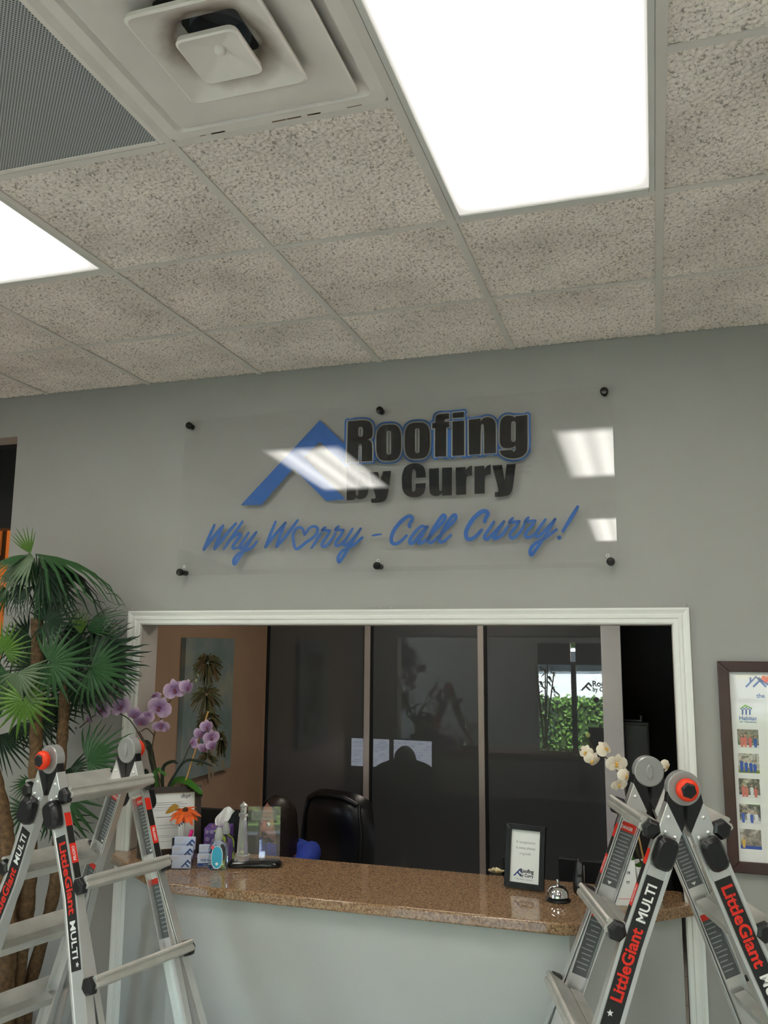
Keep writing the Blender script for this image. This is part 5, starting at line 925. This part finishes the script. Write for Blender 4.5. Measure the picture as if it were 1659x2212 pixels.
cl = [mat('figure_blue', srgb(50, 80, 170), .5), mat('figure_pink', srgb(205, 110, 105), .5), mat('figure_yellow', srgb(216, 178, 92), .5), mat('figure_skin', srgb(196, 150, 120), .5), mat('figure_white', (.7, .7, .7), .5), mat('figure_green', srgb(120, 130, 60), .5)]
i = 0
for c in range(3):
    for ry, (ya, yb) in enumerate(((1575, 1617), (1627, 1671), (1681, 1725), (1736, 1781), (1790, 1836)) if c == 0 else ((1523, 1567), (1575, 1617), (1627, 1671), (1681, 1725), (1736, 1781), (1790, 1836))):
        o_ = c * .152; tl = wf(1592 + (ya - 1575) * .028, ya); br = wf(1640 + (ya - 1575) * .028, yb); x0_, y1_ = tl[0] + o_, tl[1]; x1_, y0_ = br[0] + o_, br[1]
        ph = MB().add([P(x0_, y0_, .0065), P(x1_, y0_, .0065), P(x1_, y1_, .0065), P(x0_, y1_, .0065)], [(0, 1, 2, 3)]).build('photo', photo_m(i), t); rr = random.Random(i); m = MB(); pw, phh = x1_ - x0_, y1_ - y0_
        main = [(0, 1, 0), (0, 0, 0), (1, 4, 0), (0, 0, 4), (2, 2, 3)][ry % 5]
        for k in range(1 if ry == 4 and c == 0 else 4):
            fx = x0_ + pw * (.18 + .21 * k + rr.uniform(-.03, .03)); fh = phh * rr.uniform(.55, .72); mi = rr.choice(main); yb_ = y0_ + phh * .05
            m.poly([[(fx - pw * .06, yb_), (fx + pw * .06, yb_), (fx + pw * .085, yb_ + fh * .7), (fx, yb_ + fh * .8), (fx - pw * .085, yb_ + fh * .7)]], lambda x, y: P(x, y, .0068), mi); m.poly([[(fx + pw * .045 * math.cos(q), yb_ + fh * .9 + pw * .05 * math.sin(q)) for q in np.linspace(0, 6.28, 10, endpoint=False)]], lambda x, y: P(x, y, .0069), 3)
        m.add([P(x0_, y0_, .0067), P(x1_, y0_, .0067), P(x1_, y0_ + phh * .16, .0067), P(x0_, y0_ + phh * .16, .0067)], [(0, 1, 2, 3)], 5 if ry == 1 else 0 if ry == 4 else 4); m.build('printed_figures', cl, ph); i += 1
# ------------------------------------------------------------------ hall seen past the wall edge
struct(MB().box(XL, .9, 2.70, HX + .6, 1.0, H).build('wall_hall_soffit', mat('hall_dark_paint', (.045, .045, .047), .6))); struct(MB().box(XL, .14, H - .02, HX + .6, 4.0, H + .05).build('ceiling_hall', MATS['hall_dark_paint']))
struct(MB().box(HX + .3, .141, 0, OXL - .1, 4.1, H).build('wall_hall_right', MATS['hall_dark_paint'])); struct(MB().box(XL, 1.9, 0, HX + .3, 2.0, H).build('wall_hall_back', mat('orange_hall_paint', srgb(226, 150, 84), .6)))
hc = onY((6, 1165), 1.88); t = thing('hall_picture', 'small black framed picture on the orange lit hall wall', 'picture', (hc.x - .1, 1.9, hc.z))
for a in ((-.25, -.18, -.23, .14), (.03, -.18, .05, .14), (-.23, .12, .03, .14), (-.23, -.18, .03, -.13)): MB().box(hc.x + a[0] - .03, 1.875, hc.z + a[1], hc.x + a[2] - .03, 1.898, hc.z + a[3]).build('frame_bar', blk_wood, t)
MB().box(hc.x - .26, 1.892, hc.z - .13, hc.x, 1.896, hc.z + .12).build('print', mat('hall_print', srgb(214, 140, 80), .5), t)
t = thing('hall_lamp', 'warm ceiling lamp in the hall behind the dark soffit', 'ceiling light', (-4.2, 1.45, H - .03)); MB().lathe([(.16, 0), (.16, -.03), (.12, -.06), (.0, -.07)], (-4.2, 1.45, H - .021), 24).build('shade', mat('warm_lamp_glass', (.9, .6, .3), .5, emit=(1, .55, .22), estr=45), t, smooth=50)

# warm fill panel, an unseen lamp added to brighten the office
t = thing('office_fill_light', 'unseen warm fill panel added on the office ceiling behind the opening', 'ceiling light', (-1.3, 1.15, 2.75)); MB().box(-1.6, .85, 2.735, -1.0, 1.45, 2.749).build('frame', door_m, t); MB().box(-1.58, .87, 2.733, -1.02, 1.43, 2.736).build('lens', mat('office_fill_lens', (.9, .8, .7), .5, emit=(1, .9, .78), estr=9.0), t)

# ------------------------------------------------------------------ street front of the lobby and what lies outside (seen mirrored in the dark glass)
bronze = mat('storefront_bronze', (.03, .027, .025), .4, .4); tintg = clear_mat('storefront_glass', 1.5, (.62, .66, .64))
WIN = [(-1.88, -1.36), (-1.28, -.34), (-.26, .62), (.70, 1.5)]; SZ0, SZ1 = .26, 1.70
m = MB(); m.box(XL, YF - .1, 0, WIN[0][0], YF, H + .3); m.box(WIN[-1][1], YF - .1, 0, XR, YF, H + .3); m.box(WIN[0][0], YF - .1, SZ1 + .34, WIN[-1][1], YF, H + .3)
for i, (a, b) in enumerate(WIN):
    if i != 1: m.box(a - .04, YF - .1, 0, b + .04, YF, SZ0 - .05)
struct(m.build('wall_front', wall_paint))
for i, (a, b) in enumerate(WIN):
    nm = 'door_1' if i == 1 else f'window_{i + 1}'; w = struct(MB().box(a, YF - .055, SZ0, b, YF - .045, SZ1).build(nm, tintg)); f = MB()
    for q in ((a - .04, a, SZ0 - .05, SZ1 + .05), (b, b + .04, SZ0 - .05, SZ1 + .05)): MB().box(q[0], YF - .08, q[2], q[1], YF - .02, q[3]).build('stile', bronze, w)
    MB().box(a, YF - .08, SZ0 - (.25 if i == 1 else .05), b, YF - .02, SZ0).build('bottom_rail', bronze, w); MB().box(a, YF - .08, SZ1, b, YF - .02, SZ1 + .34).build('head_panel', bronze, w)
    if i == 1:
        MB().tube([(b - .05, YF - .01, .95), (b - .05, YF + .04, .97), (b - .05, YF + .04, 1.25), (b - .05, YF - .01, 1.27)], .012, 8).build('pull_handle', chrome, w, smooth=50)
        F = lambda x, y: Vector((x, YF - .0445, y)); d = MB(); roof_logo(d, F, -1.22, 1.30, .17); put_text(d, 'Roofing', F, -1.03, 1.37, w=.36, h=.085, bold=.03); put_text(d, 'by Curry', F, -1.03, 1.29, w=.32, h=.07, bold=.03); d.build('door_lettering', blk, w)
        MB().lathe([(.045, 0), (.045, .02)], (-.98, YF - .0445, 1.16), 20, (0, 1, 0)).build('round_sticker', blk, w)
asph = mat('asphalt', (.30, .30, .31), .9, var=.15, vscale=1.5); conc = mat('concrete_walk', (.50, .49, .46), .85, var=.08, vscale=2); lawn = mat('lawn_green', (.12, .22, .05), .9, var=.3, vscale=4)
struct(MB().box(-14, -8.2, -.12, 12, YF - .12, -.02).build('path_outside', conc)); struct(MB().box(-30, -60, -.14, 30, -11.2, -.04).build('road_outside', asph)); struct(MB().box(-30, -11.2, -.14, 30, -8.2, .0).build('lawn_outside', lawn))
hed = thing('clipped_hedge', 'clipped green hedge outside the glass front door', 'hedge', (-1.5, -9.2, 0)); hg = [mat('hedge_leaf', (.10, .20, .035), .6, var=.4, vscale=9), mat('hedge_core', (.03, .06, .015), .9)]
MB().box(-8, -9.7, 0, 6, -8.8, .95).build('core', hg[1], hed)
rs = np.random.RandomState(3); n = 9000; face = rs.rand(n); c = np.stack([rs.uniform(-8, 6, n), np.where(face < .55, -8.78 + rs.randn(n) * .03, rs.uniform(-9.7, -8.8, n)), np.where(face < .55, rs.uniform(.02, .98, n), .96 + rs.randn(n) * .03)], 1); a = rs.randn(n, 3); a /= np.linalg.norm(a, axis=1)[:, None]; b = np.cross(a, rs.randn(n, 3)); b /= np.linalg.norm(b, axis=1)[:, None]
vv = np.concatenate([c + a * .05, c + b * .028, c - a * .05, c - b * .028]); me = bpy.data.meshes.new('foliage'); me.from_pydata(vv.tolist(), [], [(i, i + n, i + 2 * n, i + 3 * n) for i in range(n)]); me.materials.append(hg[0]); fo = bpy.data.objects.new('foliage', me); col.objects.link(fo); fo.parent = hed; fo.matrix_local = wmat(hed).inverted(); fo['kind'] = 'stuff'
def car(label, x, y, paint, ln=4.4, ht=1.5):
    t = thing('parked_car', label, 'car', (x, y, -.04)); pr = [(-.5, .22), (-.49, .52), (-.30, .60), (-.18, .95), (.22, .97), (.36, .62), (.49, .54), (.5, .22)]
    MB().loft([[Vector((x + a * ln, y + s * .85 * k, -.04 + b * ht)) for a, b in pr] for s, k in ((-1, .94), (-1, 1), (1, 1), (1, .94))]).build('body', mat('car_' + label.split()[0], paint, .25, coat=.6), t, bevel=.03)
    MB().loft([[Vector((x + a * ln, y + s, -.04 + b * ht)) for a, b in ((-.27, .62), (-.17, .90), (.20, .92), (.31, .64))] for s in (-.86, .86)]).build('glasshouse', mat('car_glass', (.02, .025, .03), .05), t)
    for a in (-.31, .31):
        for s in (-1, 1): MB().lathe([(.18, 0), (.32, .01), (.33, .2), (.2, .21)], (x + a * ln, y + s * .72 - (.1 if s > 0 else .1), .28), 20, (0, 1, 0)).build('wheel', plast, t, smooth=40)
car('white van parked across the road outside', -2.4, -19.5, (.75, .76, .78), 5.0, 2.1); car('dark blue car parked beside the white van outside', -9.5, -19, (.03, .05, .10)); car('silver car parked close behind the hedge outside', 3.4, -14.2, (.5, .52, .55))
tg = mat('tree_leaf', (.06, .12, .03), .7, var=.4, vscale=3)
for k, (x, y, h) in enumerate(((-10, -30, 6.5), (-4, -35, 5.5), (2.5, -31, 7), (9.5, -33, 6))):
    t = thing('street_tree', ['broad tree beyond the dark blue car outside', 'low rounded tree beyond the white van outside', 'tallest tree beyond the road outside', 'tree beyond the silver car outside'][k], 'tree', (x, y, 0), 0, 'trees across the road'); MB().tube([(x, y, -.1), (x + .1, y, h * .5)], [.25, .14], 8).build('trunk', bark, t, smooth=50)
    n = 1400; r = rs.randn(n, 3); r /= np.linalg.norm(r, axis=1)[:, None]; c = r * (rs.rand(n, 1) ** .4) * np.array([h * .42, h * .4, h * .33]) + np.array([x, y, h * .66]); a = rs.randn(n, 3) * .2; b = rs.randn(n, 3) * .2
    me = bpy.data.meshes.new('foliage'); me.from_pydata(np.concatenate([c + a, c + b, c - a, c - b]).tolist(), [], [(i, i + n, i + 2 * n, i + 3 * n) for i in range(n)]); me.materials.append(tg); fo = bpy.data.objects.new('foliage', me); col.objects.link(fo); fo.parent = t; fo.matrix_local = wmat(t).inverted(); fo['kind'] = 'stuff'

for i, (a, b) in enumerate(WL):
    w = struct(MB().box(XL - .055, a, .35, XL - .045, b, 2.75).build(f'window_{i + 5}', tintg))  # pane of the added side window, a daylight source out of view
    for q in ((a, a + .04, .35, 2.75), (b - .04, b, .35, 2.75)): MB().box(XL - .08, q[0], q[2], XL - .02, q[1], q[3]).build('stile', bronze, w)
    for q in (.35, 2.71): MB().box(XL - .08, a + .04, q, XL - .02, b - .04, q + .04).build('rail', bronze, w)
struct(MB().box(-14, YF - .12, -.12, XL - .1, 6, -.02).build('path_side', conc))

ip = Vector((-1.72, -5.45, 0)); t = thing('window_plant', 'tall leafy plant in a dark pot beside the front door', 'plant', ip); MB().lathe([(.13, .001), (.17, .30), (.15, .30), (.0, .26)], ip, 24, cap=False).build('pot', plast, t, smooth=40)
for k in range(5):
    q = k * 1.26; MB().tube(spline([ip + Vector((0, 0, .25)), ip + Vector((.06 * math.cos(q), .06 * math.sin(q), .9)), ip + Vector((.16 * math.cos(q), .16 * math.sin(q), 1.6 + .06 * k))], 5), .010, 6).build('cane', bark, t, smooth=60)
    for j in range(16):
        zz = .55 + .075 * j; w = q + j * 2.4; o_ = ip + Vector((.10 * math.cos(q) * zz / 1.2, .10 * math.sin(q) * zz / 1.2, zz)); d = Vector((math.cos(w), math.sin(w), .3)); sd = Vector((-d.y, d.x, 0))
        MB().loft([[o_ + d * (.26 * u) + Vector((0, 0, -.16 * u * u)) + sd * (wv * s_) for s_ in (-1, 0, 1)] for u, wv in ((0, .006), (.4, .022), (.8, .016), (1, .001))], False, False).build('leaf', leaf_g[1], t, smooth=60)
